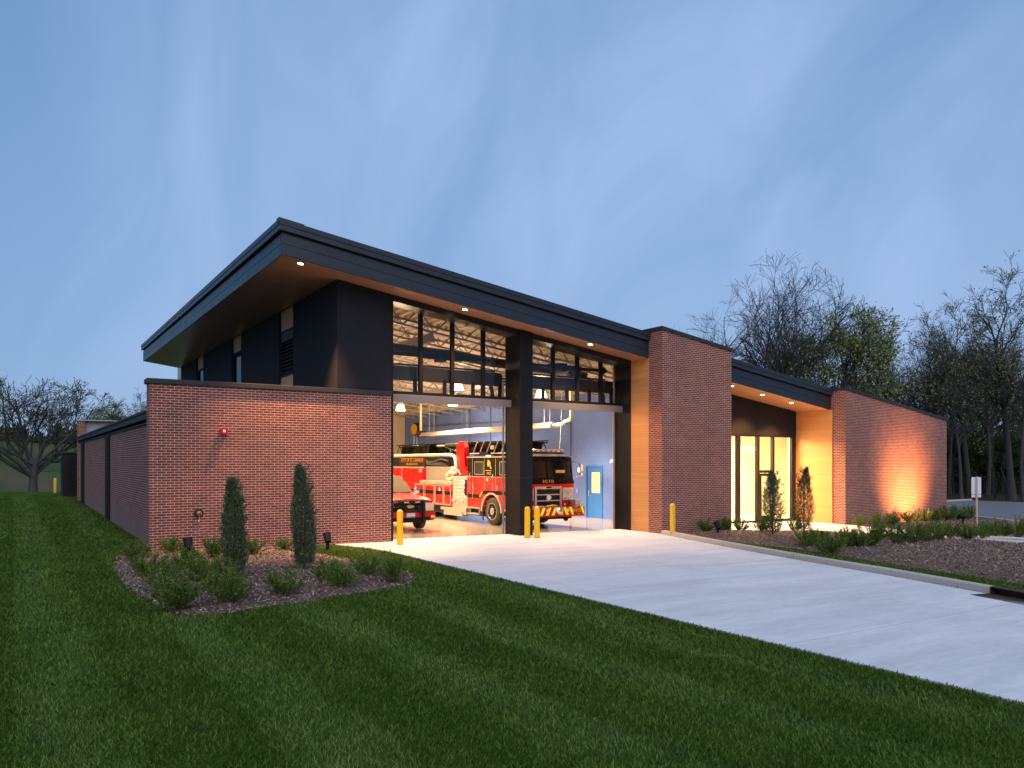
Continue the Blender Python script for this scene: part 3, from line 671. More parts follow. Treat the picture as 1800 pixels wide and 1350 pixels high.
def raised_door(x0, x1):
    d = bp(MB().box(x0 + .02, x1 + .03, 21.52, 21.60, 4.245, 4.485), 'overhead_door', M['greymetal'], bevel=.006)
    n = 4
    for i in range(n + 1):
        x = x0 + .12 + (x1 - x0 - .24) * i / n
        bp(MB().box(x - .06, x + .06, 22.02, 22.08, 4.40, 5.05), 'door_stile', M['blackmetal'], d)
    f = MB(); f.box(x0 + .05, x1 - .05, 22.02, 22.10, 4.98, 5.42)
    f.box(x0 + .05, x1 - .05, 22.10, 22.25, 5.36, 5.44)
    for k in range(4):
        ya = 22.4 + k * .95; f.box(x0 + .1, x1 - .1, ya, ya + .16, 5.50, 5.56); f.box(x0 + .1, x1 - .1, ya + .79, ya + .93, 5.50, 5.56)
        for i in range(n + 1):
            x = x0 + .16 + (x1 - x0 - .32) * i / n; f.box(x - .05, x + .05, ya + .16, ya + .79, 5.505, 5.555)
    bp(f, 'door_section', M['bronze'], d)
    for x in (x0 + .03, x1 - .03):
        f = MB(); pts = [(x, 21.98, gf(x, 22) + .02), (x, 21.98, 4.9)] + [(x, 21.98 + .6 * (1 - math.cos(q)), 4.9 + .6 * math.sin(q)) for q in (.4, .8, 1.2, 1.57)] + [(x, 26.4, 5.52)]
        f.tube(pts, .035, 6); bp(f, 'door_track', M['greymetal'], d)
    f = MB(); f.tube([(x0 + .1, 22.35, 5.86), (x1 - .1, 22.35, 5.86)], .06, 10)
    for x in (x0 + .25, x1 - .35): f.cyl((x, 22.35, 5.86), .15, .12, 16, 'x')
    f.tube([(x0 + 1.6, 22.35, 5.86), (x0 + 3.1, 22.35, 5.86)], .095, 12)
    f.box((x0 + x1) / 2 - .15, (x0 + x1) / 2 + .15, 22.2, 22.5, 5.7, 6.0)
    bp(f, 'torsion_shaft', M['blackmetal'], d)
    f = MB(); x = x1 - 1.0
    f.tube([(x, 22.25, 5.44), (x + .3, 22.3, 5.40), (x + .6, 22.3, 5.2), (x + .72, 22.3, 4.8), (x + .75, 22.3, 4.4)], .07, 8)
    bp(f, 'hinge_arm', M['blackmetal'], d)
raised_door(9.53, 14.04); raised_door(14.56, 19.0)
# right brick pier between bays and entrance, and the brick end wing
def sloped_pier(x0, x1, y0, y1, z0_, z1_, back=None):
    s_ = (z1_ - z0_) / (x1 - x0); top = lambda x: z0_ + s_ * (x - x0)
    p = bp(MB().slope(x0, x1, y0, y1, lambda x: -.8, lambda x: top(x) - .135), 'brick_wall', M['brick'])
    bp(MB().slope(x0 - .035, x1 + .035, y0 - .04, y1 + .03, lambda x: top(x) - .137, top), 'coping', M['coping'], p, bevel=.008)
    return p
sloped_pier(19.03, 22.61, 19.488, 22.05, 7.166, 6.681)
sloped_pier(29.75, 37.99, 19.472, 22.2, 5.615, 4.531)
bp(MB().box(37.7, 37.99, 22.2, 40, -.9, 4.2), 'brick_wall', M['brick'])
bp(MB().slope(19.012, 19.03, 20.15, Y0 + .002, lambda x: low(19, 20.5), so(-.002)), 'wood_wall', M['wood'])
bp(MB().slope(29.70, 29.752, 20.07, 21.95, lambda x: low(29.7, 21), so(-.002)), 'wood_wall', M['wood'])
bp(MB().box(19.015, 19.035, 20.15, 21.07, low(19, 20.5), gf(19, 20.5) + .045), 'base_trim', M['bronze'])
# roof
roof = bp(MB().slope(5.97, 29.75, 20.25, 45.9, so(.45), so(.80)).slope(29.75, 37.7, 20.3, 40, so(.1), so(.5)), 'roof', M['coping'])
sf = MB()
sf.slope(5.95, 19.02, 20.19, Y0 + .01, so(0), so(.03)).slope(5.95, 7.79, Y0 + .01, 45.9, so(0), so(.03)).slope(22.61, 29.74, 20.19, 21.95, so(0), so(.03))
bp(sf, 'soffit', M['soffit'], roof)
fa = MB()
for x0, x1 in ((5.93, 19.03), (22.61, 29.75)):
    fa.slope(x0, x1, 20.17, 20.20, so(-.012), so(.275)).slope(x0, x1, 20.17, 20.20, so(.285), so(.545))
    fa.slope(x0, x1, 20.215, 20.25, so(0), so(.62))
c5 = sof(5.93)
fa.box(5.93, 5.96, 20.20, 45.95, c5 - .012, c5 + .275).box(5.93, 5.96, 20.20, 45.95, c5 + .285, c5 + .545).box(5.975, 6.0, 20.25, 45.9, c5, c5 + .62)
bp(fa, 'fascia', M['fascia'], roof, bevel=.003)
fb = MB()
for x0, x1 in ((5.84, 19.03), (22.61, 29.75)):
    fb.slope(x0, x1, 20.08, 20.20, so(.60), so(.735)).slope(x0, x1, 20.065, 20.20, so(.742), so(.885))
fb.box(5.84, 5.97, 20.20, 46.0, c5 + .60, c5 + .735).box(5.825, 5.97, 20.20, 46.0, c5 + .742, c5 + .886)
fb.slope(5.82, 6.5, 20.062, 20.3, so(.80), so(.91))
bp(fb, 'gutter_edge', M['fascia'], roof, bevel=.004)
for i, (x, y, pw_) in enumerate([(6.562, 20.60, 75), (11.70, 20.56, 45), (16.64, 20.52, 45), (24.09, 20.75, 30), (25.98, 20.77, 30), (27.84, 20.75, 30)]):
    z = sof(x) - .004
    dl = MB(); n = 24
    ring = [(x + .10 * math.cos(q), y + .10 * math.sin(q), sof(x + .10 * math.cos(q)) - .004) for q in [2 * math.pi * k / n for k in range(n)]]
    rin = [(x + .078 * math.cos(q), y + .078 * math.sin(q), sof(x + .078 * math.cos(q)) - .004) for q in [2 * math.pi * k / n for k in range(n)]]
    dl.add([(a, b2, c - .0) for a, b2, c in ring] + rin, [(k, (k + 1) % n, n + (k + 1) % n, n + k) for k in range(n)])
    d_ = bp(dl, 'downlight', M['white']); bp(MB().add([(a, b2, c + .001) for a, b2, c in rin], [tuple(range(n))]), 'lens', M['lens'], d_, recalc=False)
    light('downlight_lamp', 'SPOT', (x, y, z - .03), pw_ * (48 if i == 0 else (15 if i < 3 else 32)), (1, .52, .19) if i < 3 else (1, .46, .13) if i else (1, .62, .34), B, spot_size=R(110 if i else 70), spot_blend=.7, shadow_soft_size=.05)
# interior of the apparatus room
FLOOR = [(8.0, 21.35), (9.46, 21.35), (9.46, 21.7), (19.02, 21.7), (19.02, 22.05), (22.4, 22.05), (22.4, 47.66), (8.0, 47.66)]
sheet('floor', FLOOR, M['floor'], .018, .1, 1.0, None).parent = B
bpy.data.objects['floor'].location = -Vector(B.location)
bp(MB().box(22.4, 22.6, 22.05, 26.72, -.5, 5.62).box(22.4, 22.6, 27.92, 47.8, -.5, 5.62).box(22.4, 22.6, 26.72, 27.92, 2.24, 5.62), 'blue_wall', M['block'])
bp(MB().slope(8.0, 22.4, 47.66, 47.9, lambda x: -.4, so(.4)).slope(22.3, 22.6, 22.05, 47.8, lambda x: 5.62, so(.4)).slope(7.98, 8.08, Y0 + .25, 47.66, lambda x: -.2, so(.4)).slope(9.0, 9.45, Y0 + .26, 21.5, lambda x: -.2, so(.4)).slope(19.05, 22.4, 22.05, 22.15, lambda x: -.4, so(.4)), 'inner_wall', M['cream'])
dk = MB(); x = 8.0
while x < 22.4:
    z = lambda q: sof(q) + .30
    a, b2, c, d_ = x, x + .13, x + .17, x + .28
    dk.quad((a, 21.9, z(a)), (b2, 21.9, z(b2)), (b2, 47.6, z(b2)), (a, 47.6, z(a)))
    dk.quad((b2, 21.9, z(b2)), (c, 21.9, z(c) + .08), (c, 47.6, z(c) + .08), (b2, 47.6, z(b2)))
    dk.quad((c, 21.9, z(c) + .08), (d_, 21.9, z(d_) + .08), (d_, 47.6, z(d_) + .08), (c, 47.6, z(c) + .08))
    dk.quad((d_, 21.9, z(d_) + .08), (x + .32, 21.9, z(x + .32)), (x + .32, 47.6, z(x + .32)), (d_, 47.6, z(d_) + .08)); x += .32
bp(dk, 'ceiling_deck', M['deck'], recalc=False)
for k in range(14):
    y = 22.75 + k * 1.78; j = MB()
    for dx in (0,):
        j.slope(8.08, 22.3, y - .06, y + .06, so(.22), so(.295)); j.slope(8.08, 22.3, y - .055, y + .055, so(-.42), so(-.36))
        n = 12
        for i in range(n):
            xa, xb = 8.3 + i * 1.16, 8.3 + (i + .5) * 1.16
            j.tube([(xa, y, sof(xa) - .38), (xb, y, sof(xb) + .24)], .024, 4); j.tube([(xb, y, sof(xb) + .24), (xa + 1.16, y, sof(xa + 1.16) - .38)], .024, 4)
    bp(j, 'roof_joist', M['steel'])
bm_ = MB()
for xx in (11.6, 17.2):
    bm_.box(xx - .09, xx + .09, 22.5, 47.5, sof(xx) - .75, sof(xx) - .70).box(xx - .012, xx + .012, 22.5, 47.5, sof(xx) - .70, sof(xx) - .44)
bp(bm_, 'roof_beam', M['steel'])
dc = MB(); dc.tube([(9.7, 23.6, 6.25), (13.0, 23.6, 6.15), (14.6, 23.5, 6.0), (18.8, 23.5, 5.85)], .17, 14)
bp(dc, 'duct', M['bronze'], smooth=True)
# door and fittings on the blue wall
dr = bp(MB().box(22.36, 22.50, 26.72, 26.79, -.25, 2.24).box(22.36, 22.50, 27.85, 27.92, -.25, 2.24).box(22.36, 22.50, 26.79, 27.85, 2.17, 2.24), 'door_frame', M['doorblue'])
dl_ = bp(MB().box(22.41, 22.46, 26.79, 26.95, -.22, 2.17).box(22.41, 22.46, 27.55, 27.85, -.22, 2.17).box(22.41, 22.46, 26.95, 27.55, -.22, .98).box(22.41, 22.46, 26.95, 27.55, 1.92, 2.17), 'door', M['doorblue'])
bp(MB().box(22.43, 22.44, 26.95, 27.55, .98, 1.92), 'vision_panel', M['litglass'], dl_)
bp(MB().box(22.37, 22.41, 27.68, 27.74, .82, 1.12).tube([(22.37, 27.71, .85), (22.33, 27.71, .85), (22.33, 27.6, .85)], .012, 8), 'handle', M['stainless'], dl_)
pp = MB(); pp.tube([(22.33, 29.05, 0), (22.33, 29.05, 5.6)], .035, 8); pp.tube([(22.33, 35.1, 4.6), (22.33, 45.5, 4.72)], .04, 8); pp.tube([(22.33, 29.05, 4.25), (22.33, 35.1, 4.6)], .035, 8)
for y in (36.4, 38.7, 43.0): pp.tube([(22.35, y, 1.5), (22.35, y, 5.6)], .022, 6)
bp(pp, 'conduit', plain('blue_conduit', (.10, .13, .22), .5))
bp(MB().box(22.36, 22.40, 28.5, 28.62, .95, 1.12), 'switch_plate', M['whitepanel'])
sb = MB()
for y in (24.2,): sb.tube([(22.32, y, 2.9), (22.32, y, 5.6)], .03, 6)
bp(sb, 'conduit', M['blackmetal'])

# entrance wall
ent = MB()
for a, b2 in ((22.61, 24.3), (24.308, 26.9), (26.908, 29.70)): ent.slope(a, b2, 21.88, 22.1, lambda x: 3.56, so(0))
bp(ent, 'cladding_panel', M['panel'])
gzE = gf(27, 22) + .024
gl_ = MB()
for xa, xb in ((22.61, 22.75), (24.1, 24.22), (25.78, 25.98), (27.06, 27.22), (28.10, 28.22), (29.42, 29.70)):
    gl_.box(xa, xb, 21.90, 22.04, gzE - .3, 3.50)
gl_.box(22.61, 29.70, 21.895, 22.05, 3.50, 3.56)
for xa, xb in ((22.75, 24.1), (24.22, 25.78), (25.98, 27.06), (28.22, 29.42)): gl_.box(xa, xb, 21.91, 22.03, gzE - .3, gzE + .09)
gl_.box(27.22, 28.10, 21.90, 22.04, 1.92, 2.04)
st_ = bp(gl_, 'storefront_window', M['frame'], bevel=.003)
for xa, xb in ((22.75, 24.1), (24.22, 25.78), (25.98, 27.06), (28.22, 29.42)): bp(MB().box(xa, xb, 21.965, 21.975, gzE + .09, 3.50), 'pane', M['glass'], st_)
bp(MB().box(27.22, 28.10, 21.965, 21.975, 2.04, 3.50), 'pane', M['glass'], st_)
ed = bp(MB().box(27.25, 27.37, 21.92, 21.97, gzE + .01, 1.90).box(27.95, 28.08, 21.92, 21.97, gzE + .01, 1.90).box(27.37, 27.95, 21.92, 21.97, 1.78, 1.90).box(27.37, 27.95, 21.92, 21.97, gzE + .01, gzE + .26), 'entrance_door', M['frame'])
bp(MB().box(27.37, 27.95, 21.945, 21.955, gzE + .26, 1.78), 'pane', M['glass'], ed)
bp(MB().tube([(27.93, 21.90, .55), (27.93, 21.84, .55), (27.93, 21.84, 1.2), (27.93, 21.90, 1.2)], .013, 8), 'handle', M['stainless'], ed)
bp(MB().box(22.61, 38, 22.05, 30, gzE - .2, gzE).box(29.71, 29.76, 21.95, 22.1, gzE, 3.5), 'lobby_floor', M['lobbyfloor'])
bp(MB().box(22.61, 36, 27.0, 27.2, gzE, 4.2).box(22.61, 22.7, 22.1, 27, gzE, 4.2).box(35.8, 36, 22.3, 27, gzE, 4.2).box(22.61, 36, 22.1, 27.2, 4.0, 4.2).box(29.76, 36, 22.21, 22.35, gzE, 4.0).box(25.2, 25.3, 24.8, 27, gzE, 4.0), 'lobby_wall', plain('lobby_paint', (.84, .79, .64), .7, 0, .03, 1))
light('lobby_lamp', 'AREA', (27.5, 24.4, 3.9), 2000, (1, .79, .50), B, shape='RECTANGLE', size=5.0, size_y=2.6)
bp(MB().box(28.6, 29.0, 26.96, 27.0, 1.2, 1.5), 'notice_board', M['whitepanel'])

# ------------------------------------------------------------------ things on and in the building
def pendant(x, y, z, label):
    t = tag(empty('high_bay_lamp', (x, y, z)), label, 'ceiling lamp', 'pendant lamps under the ceiling of the apparatus room')
    MB().lathe((0, 0, 0), [(.25, 0), (.24, .02), (.17, .26), (.15, .29)], 24).build('lamp_shade', M['highbay'], t, smooth=True)
    MB().lathe((0, 0, .29), [(.11, 0), (.12, .03), (.12, .22), (.05, .27)], 16).build('ballast', M['steel'], t, smooth=True)
    MB().tube([(0, 0, .5), (0, 0, max(.6, sof(x) - .4 - z))], .012, 6).build('hanging_rod', M['steel'], t)
    light('high_bay_light', 'SPOT', (x, y, z - .12), 2700, (1, .79, .53), t, shadow_soft_size=.24, spot_size=R(150), spot_blend=.8)
    light('high_bay_glow', 'POINT', (x, y, z - .14), 230, (1, .72, .42), t, shadow_soft_size=.24)
pendant(16.1, 28.9, 5.52, 'glowing white bell lamp seen through the left transom glass')
pendant(18.55, 26.15, 5.12, 'glowing white bell lamp seen through the right transom glass')
pendant(19.3, 35.2, 5.36, 'glowing lamp just below the grey bar over the left bay opening')
pendant(17.0, 36.7, 5.10, 'glowing lamp in the far left top corner of the left bay opening')
pendant(12.2, 27.2, 5.9, 'unseen lamp added for light over the red utility vehicle behind the brick wall')  # out of view, added to brighten the apparatus room
pendant(12.0, 37.0, 5.9, 'unseen lamp added to light the back of the left bay behind the brick wall')  # second hidden pendant, added for more light inside
# tube heater
th = tag(empty('tube_heater', (19.5, 32.5, 4.0)), 'long cream tube heater with a reflector hanging beside the blue wall', 'heater')
ya, yb = -6.3, 6.6
MB().tube([(0, ya, 0), (0, yb, -.06)], .05, 10).tube([(.16, ya, 0), (.16, yb, -.06)], .05, 10).build('burner_tube', M['hose'], th, smooth=True)
MB().add([(-.26, ya + .3, -.10), (-.10, ya + .3, .12), (.26, ya + .3, .12), (.42, ya + .3, -.10), (-.26, yb, -.16), (-.10, yb, .06), (.26, yb, .06), (.42, yb, -.16)], [(0, 1, 5, 4), (1, 2, 6, 5), (2, 3, 7, 6)]).build('reflector', M['stainless'], th)
MB().tube([(0, ya, 0), (0, ya - .35, 0), (0, ya - .42, .1), (0, ya - .85, .15), (0, ya - .9, .35), (0, ya - .9, 1.7)], .075, 10).build('flue', M['hose'], th, smooth=True)
MB().box(-.16, .2, yb, yb + .5, -.2, .18).build('burner_box', M['bronze'], th, bevel=.01)
MB().tube([(0, yb + .25, .18), (0, yb + .25, 1.9)], .07, 8).build('air_pipe', M['hose'], th)
hr = MB()
for y in (-5.4, -1.8, 1.9, 5.6): hr.tube([(-.1, y, .1), (-.1, y, 1.9)], .012, 5).tube([(.2, y, .1), (.2, y, 1.9)], .012, 5)
hr.build('hanging_rod', M['steel'], th)
rl = tag(empty('hose_reel', (22.3, 45.6, 4.55)), 'yellow hose reel high on the blue wall in the far left corner', 'reel')
MB().box(-.12, .08, -.22, .22, -.42, .42).build('bracket', M['blackmetal'], rl); MB().lathe((-.12, 0, 0), [(.34, -.02), (.34, -.14), (.2, -.15)], 18, 'x').build('reel', M['yellow'], rl, smooth=True)
MB().tube([(-.1, -.2, -.4), (-.15, -.3, -1.3), (-.1, .25, -1.4), (-.1, .2, -.4)], .03, 6).build('hose', M['white'], rl)
pc = tag(empty('pull_cord', (18.9, 25.2, 5.9)), 'thin pale cord hanging from the ceiling over the cab of the truck', 'cord')
MB().tube([(0, 0, 0), (.02, 0, -1.5), (-.04, .02, -2.6), (-.1, 0, -2.95)], .010, 5).build('cord', M['white'], pc)
# emergency lights
e1 = tag(empty('emergency_light', (22.34, 25.95, 2.42)), 'white twin emergency light on the blue wall right of the blue door', 'wall light')
MB().box(-.03, .05, -.15, .15, -.06, .10).build('housing', M['white'], e1, bevel=.012)
h_ = MB(); h_.lathe((-.03, -.09, -.03), [(.05, 0), (.055, -.04), (.045, -.06)], 14, 'x'); h_.lathe((-.03, .09, -.03), [(.05, 0), (.055, -.04), (.045, -.06)], 14, 'x'); h_.build('lamp_head', M['white'], e1, smooth=True)
e2 = tag(empty('alarm_strobe', (22.36, 28.42, 2.02)), 'small pale strobe plate on the blue wall left of the blue door', 'wall light')
MB().box(0, .04, -.09, .09, -.14, .14).build('plate', M['whitepanel'], e2, bevel=.01); MB().box(-.03, 0, -.05, .05, -.08, .10).build('lens', M['exitlight'], e2, bevel=.01)
# lobby pendant
lp = tag(empty('linear_pendant', (29.0, 24.0, 3.0)), 'slim horizontal pendant lamp glowing behind the entrance glass', 'ceiling lamp')
MB().box(-.75, .75, -.04, .04, -.0, .07).build('housing', M['bronze'], lp); MB().box(-.75, .75, -.035, .035, -.03, 0).box(-.75, .75, -.03, .03, .071, .09).build('tube', M['lobbytube'], lp)
MB().tube([(.5, 0, .09), (.45, 0, 1.0)], .006, 5).tube([(-.5, 0, .09), (-.5, 0, 1.0)], .006, 5).build('cable', M['blackmetal'], lp)
# fire alarm horn and hose connection on the brick wall
fh = tag(empty('fire_alarm', (4.653, Y0, 3.213)), 'red fire alarm horn with a white strobe on the left brick wall', 'alarm')
MB().prism([(-.10, -.06), (-.06, -.10), (.06, -.10), (.10, -.06), (.10, .06), (.06, .10), (-.06, .10), (-.10, .06)], -.07, -.001, 'y').build('horn_box', M['redplastic'], fh, bevel=.008)
MB().box(-.035, .035, -.10, -.07, -.04, .03).build('strobe', M['white'], fh, bevel=.008)
hc = tag(empty('hose_connection', (4.03, Y0, 1.067)), 'round brass fire hose connection low on the left brick wall', 'hose connection')
MB().lathe((0, -.001, 0), [(.125, 0), (.125, -.008), (.115, -.014), (.05, -.014)], 28, 'y').build('escutcheon', M['bronze'], hc)
MB().lathe((0, -.02, 0), [(.05, 0), (.055, -.05), (.062, -.055), (.062, -.085), (.03, -.09), (.018, -.11)], 20, 'y').build('cap', M['brass'], hc, smooth=True)
MB().tube([(0, -.03, -.05), (.01, -.05, -.12), (.0, -.03, -.19)], .006, 6).lathe((0, -.03, -.2), [(.018, -.02), (.018, .02)], 10).build('chain', M['white'], hc)

def bollard(x, y, label, h=1.0, group='yellow bollards around the station', dz=.02):
    t = tag(empty('bollard', (x, y, gf(x, y) + dz)), label, 'bollard', group)
    r = .09
    MB().lathe((0, 0, 0), [(r, 0), (r, h - .08), (r * .93, h - .045), (r * .72, h - .015), (r * .4, h - .002), (.003, h)], 28).build('sleeve', M['yellow'], t, smooth=True)
    MB().lathe((0, 0, -.0), [(r + .012, 0), (r + .012, .012), (r, .014)], 24).build('base_ring', M['coping'], t)
x, y = G(703, 957, .02); bollard(x, y, 'yellow bollard beside the left jamb in front of the red utility vehicle')
x, y = G(927, 945, .02); bollard(x, y, 'left one of the two yellow bollards in front of the black column')
x, y = G(944, 945, .02); bollard(x, y, 'right one of the two yellow bollards by the black column')
bollard(*G(1182.5, 935, .16), 'yellow bollard behind the kerb against the tall brick pier', dz=.13)
bollard(*at(97, 49), 'distant yellow bollard on the lawn beside the black enclosure', .98, dz=-.03)

def spotlight(x, y, dz, rz, tilt, label, power=0, size=70, col=(1, .6, .3), bl_=.4):
    t = tag(empty('landscape_spotlight', (x, y, gf(x, y) + dz), rz), label, 'spotlight', 'black ground spotlights')
    MB().tube([(0, 0, -.05), (0, 0, .16)], .045, 12).lathe((0, 0, .16), [(.05, 0), (.03, .04)], 12).build('stake', M['blackmetal'], t, smooth=True)
    d = Vector((0, math.cos(tilt), math.sin(tilt))); c = Vector((0, 0, .30))
    a, b2 = c - d * .11, c + d * .11
    MB().tube([a, a + d * .02, c, b2, b2 + d * .05], [.045, .085, .095, .10, .105], 18).build('lamp_head', M['blackmetal'], t, smooth=True)
    MB().tube([b2 + d * .045, b2 + d * .055], [.085, .085], 18).build('lens', M['headlamp'], t)
    if power:
        o = light('spot_lamp', 'SPOT', (0, 0, 0), power, col, None, spot_size=R(size), spot_blend=bl_, shadow_soft_size=.05); o.parent = t; o.location = b2 + d * .09
        o.rotation_mode = 'QUATERNION'; o.rotation_quaternion = d.to_track_quat('-Z', 'Y')
x, y = G(331, 983, .1); spotlight(x, y, .12, 0, R(60), 'black spotlight among the shrubs at the foot of the left brick wall')
x, y = G(576, 965, .03); spotlight(x, y, .0, R(0), R(60), 'black spotlight standing in the grass between the tall juniper and the driveway')
x, y = G(1262, 942, .02); spotlight(x, y, .06, 0, R(60), 'small black spotlight in front of the tall brick pier')
spotlight(34.3, 16.9, .10, 0, R(26), 'lit spotlight in the shrubs washing the right brick wing with light', 2300, 96, (1, .45, .14), 1.0)

# sign seen from behind
sx_, sy_ = G(1717, 926, .05)
sg = tag(empty('street_sign', (sx_, sy_, gf(sx_, sy_) + .03), -HEAD), 'plain white back of two sign plates on a square metal post', 'sign')
dS = sx_ * _V[0] + sy_ * _V[1]; k_ = dS / 1340
MB().box(-.03, .03, -.03, .03, -.05, 89 * k_).build('post', plain('galvanised_post', (.50, .46, .42), .5, .3, .1, 6), sg, bevel=.004)
MB().prism([(-.2 + .02, 58 * k_), (.2 - .02, 58 * k_), (.2, 59 * k_), (.2, 87 * k_), (.18, 88 * k_), (-.18, 88 * k_), (-.2, 87 * k_), (-.2, 59 * k_)], .031, .036, 'y').build('sign_plate', M['white'], sg)
MB().prism([(-.18, 52.5 * k_), (.18, 52.5 * k_), (.2, 53.5 * k_), (.2, 57.4 * k_), (-.2, 57.4 * k_), (-.2, 53.5 * k_)], .031, .036, 'y').build('sign_plate', M['white'], sg)
bl = MB()
for z in (54, 57, 62, 66, 84): bl.cyl((0, -.034, z * k_), .018, -.01, 8, 'y').box(-.05, .05, .0301, .0309, z * k_ - .015, z * k_ + .015)
bl.build('bolt', M['stainless'], sg)

# generator enclosure at the back
gx_, gy_ = 2.42, 51.0; gb = gf(3, 52) - .05
ge = tag(empty('generator_enclosure', (gx_ + 1.3, gy_ + 1.5, gb)), 'black louvred generator enclosure standing behind the far end of the low brick wall', 'generator')
MB().box(-1.3, 1.9, -1.5, 1.5, 0, 2.55).build('housing', M['blackmetal'], ge, bevel=.03)
MB().box(-1.36, 1.96, -1.56, 1.56, 2.55, 2.66).build('roof_cap', M['coping'], ge, bevel=.02)
gl2 = MB()
for i in range(16): gl2.box(-1.1, .1, -1.53, -1.5, .35 + i * .13, .40 + i * .13).box(-1.33, -1.3, -1.2, 1.2, .35 + i * .13, .40 + i * .13)
gl2.build('louvre', M['blackmetal'], ge); MB().box(.3, .4, -1.54, -1.5, 1.0, 1.3).build('handle', M['stainless'], ge)
# ------------------------------------------------------------------ fire truck (front faces the driveway, local +y runs to its rear)
FT = tag(empty('fire_truck', (16.92, 23.4, gf(16.92, 26) + .02)), 'red and black ladder fire truck parked in the right half of the apparatus room', 'fire truck')
def arch(yc, r, n=10, z=.52): return [(yc + r * math.cos(math.pi * (1 - k / n)), z + r * math.sin(math.pi * (1 - k / n))) for k in range(n + 1)]
def wheel(parent, x, y, r, wd, side, rim_r=.30, zc=None):
    zc = r if zc is None else zc
    w_ = empty('wheel', (x, y, zc)); w_.parent = parent
    s = side
    prof = [(rim_r, -wd * .5), (r * .86, -wd * .5), (r * .97, -wd * .40), (r, -wd * .30), (r, wd * .30), (r * .97, wd * .40), (r * .86, wd * .5), (rim_r, wd * .5)]
    m = MB(); m.lathe((0, 0, 0), prof, 36, 'x')
    m.build('tyre', M['rubber'], w_, smooth=True)
    m = MB(); o = s * wd * .5
    m.lathe((0, 0, 0), [(rim_r * 1.08, o * 1.0), (rim_r * 1.0, o * 1.03), (rim_r * .92, o * .86), (rim_r * .55, o * .88), (rim_r * .48, o * 1.0), (rim_r * .28, o * 1.04), (rim_r * .2, o * 1.15)], 30, 'x')
    for k in range(10):
        q = 2 * math.pi * k / 10; m.cyl((o * .86, rim_r * .68 * math.cos(q), rim_r * .68 * math.sin(q)), .018, s * .04, 8, 'x')
    m.build('rim', M['alu'], w_, smooth=True)
    m = MB()
    for k in range(10):
        q = 2 * math.pi * (k + .5) / 10; m.cyl((o * .865, rim_r * .78 * math.cos(q), rim_r * .78 * math.sin(q)), .028, s * .012, 8, 'x')
    m.build('rim_hole', M['blackmetal'], w_)
    return w_
W2 = 1.25
low_prof = [(.02, .62), (0, .75), (0, 1.66), (3.96, 1.90), (3.96, .62), (2.75, .62)] 
side = [(0.0, .72), (0.0, 1.62), (.10, 1.86), (3.96, 1.90), (3.96, .62), (3.2, .62)] + arch(2.0, .70)[::-1] + [(1.2, .62), (.25, .62)]
cabd = MB().prism(side, -W2, W2).build('cab', M['red'], FT, bevel=.03)
cabu = MB().prism([(0.0, 1.64), (-.02, 1.70), (.05, 1.86), (.16, 2.62), (.26, 2.70), (3.96, 2.72), (3.96, 1.905), (.12, 1.87)], -W2 + .012, W2 - .012).build('cab_upper', M['gloss_black'], FT, bevel=.05)
def wpt(z): return .05 + (z - 1.86) * .11 / .76 - .012
for x0, x1 in ((-1.10, -.04), (.04, 1.10)):
    z0_, z1_ = 1.88, 2.50
    MB().hexa([(x0, wpt(z0_), z0_), (x1, wpt(z0_), z0_), (x1, wpt(z0_) + .006, z0_), (x0, wpt(z0_) + .006, z0_), (x0, wpt(z1_), z1_), (x1, wpt(z1_), z1_), (x1, wpt(z1_) + .006, z1_), (x0, wpt(z1_) + .006, z1_)]).build('windshield', M['cabglass'], FT)
MB().box(.42, .86, wpt(2.1) - .004, wpt(2.1), 1.94, 2.18).build('windshield_decal', M['gold'], FT)
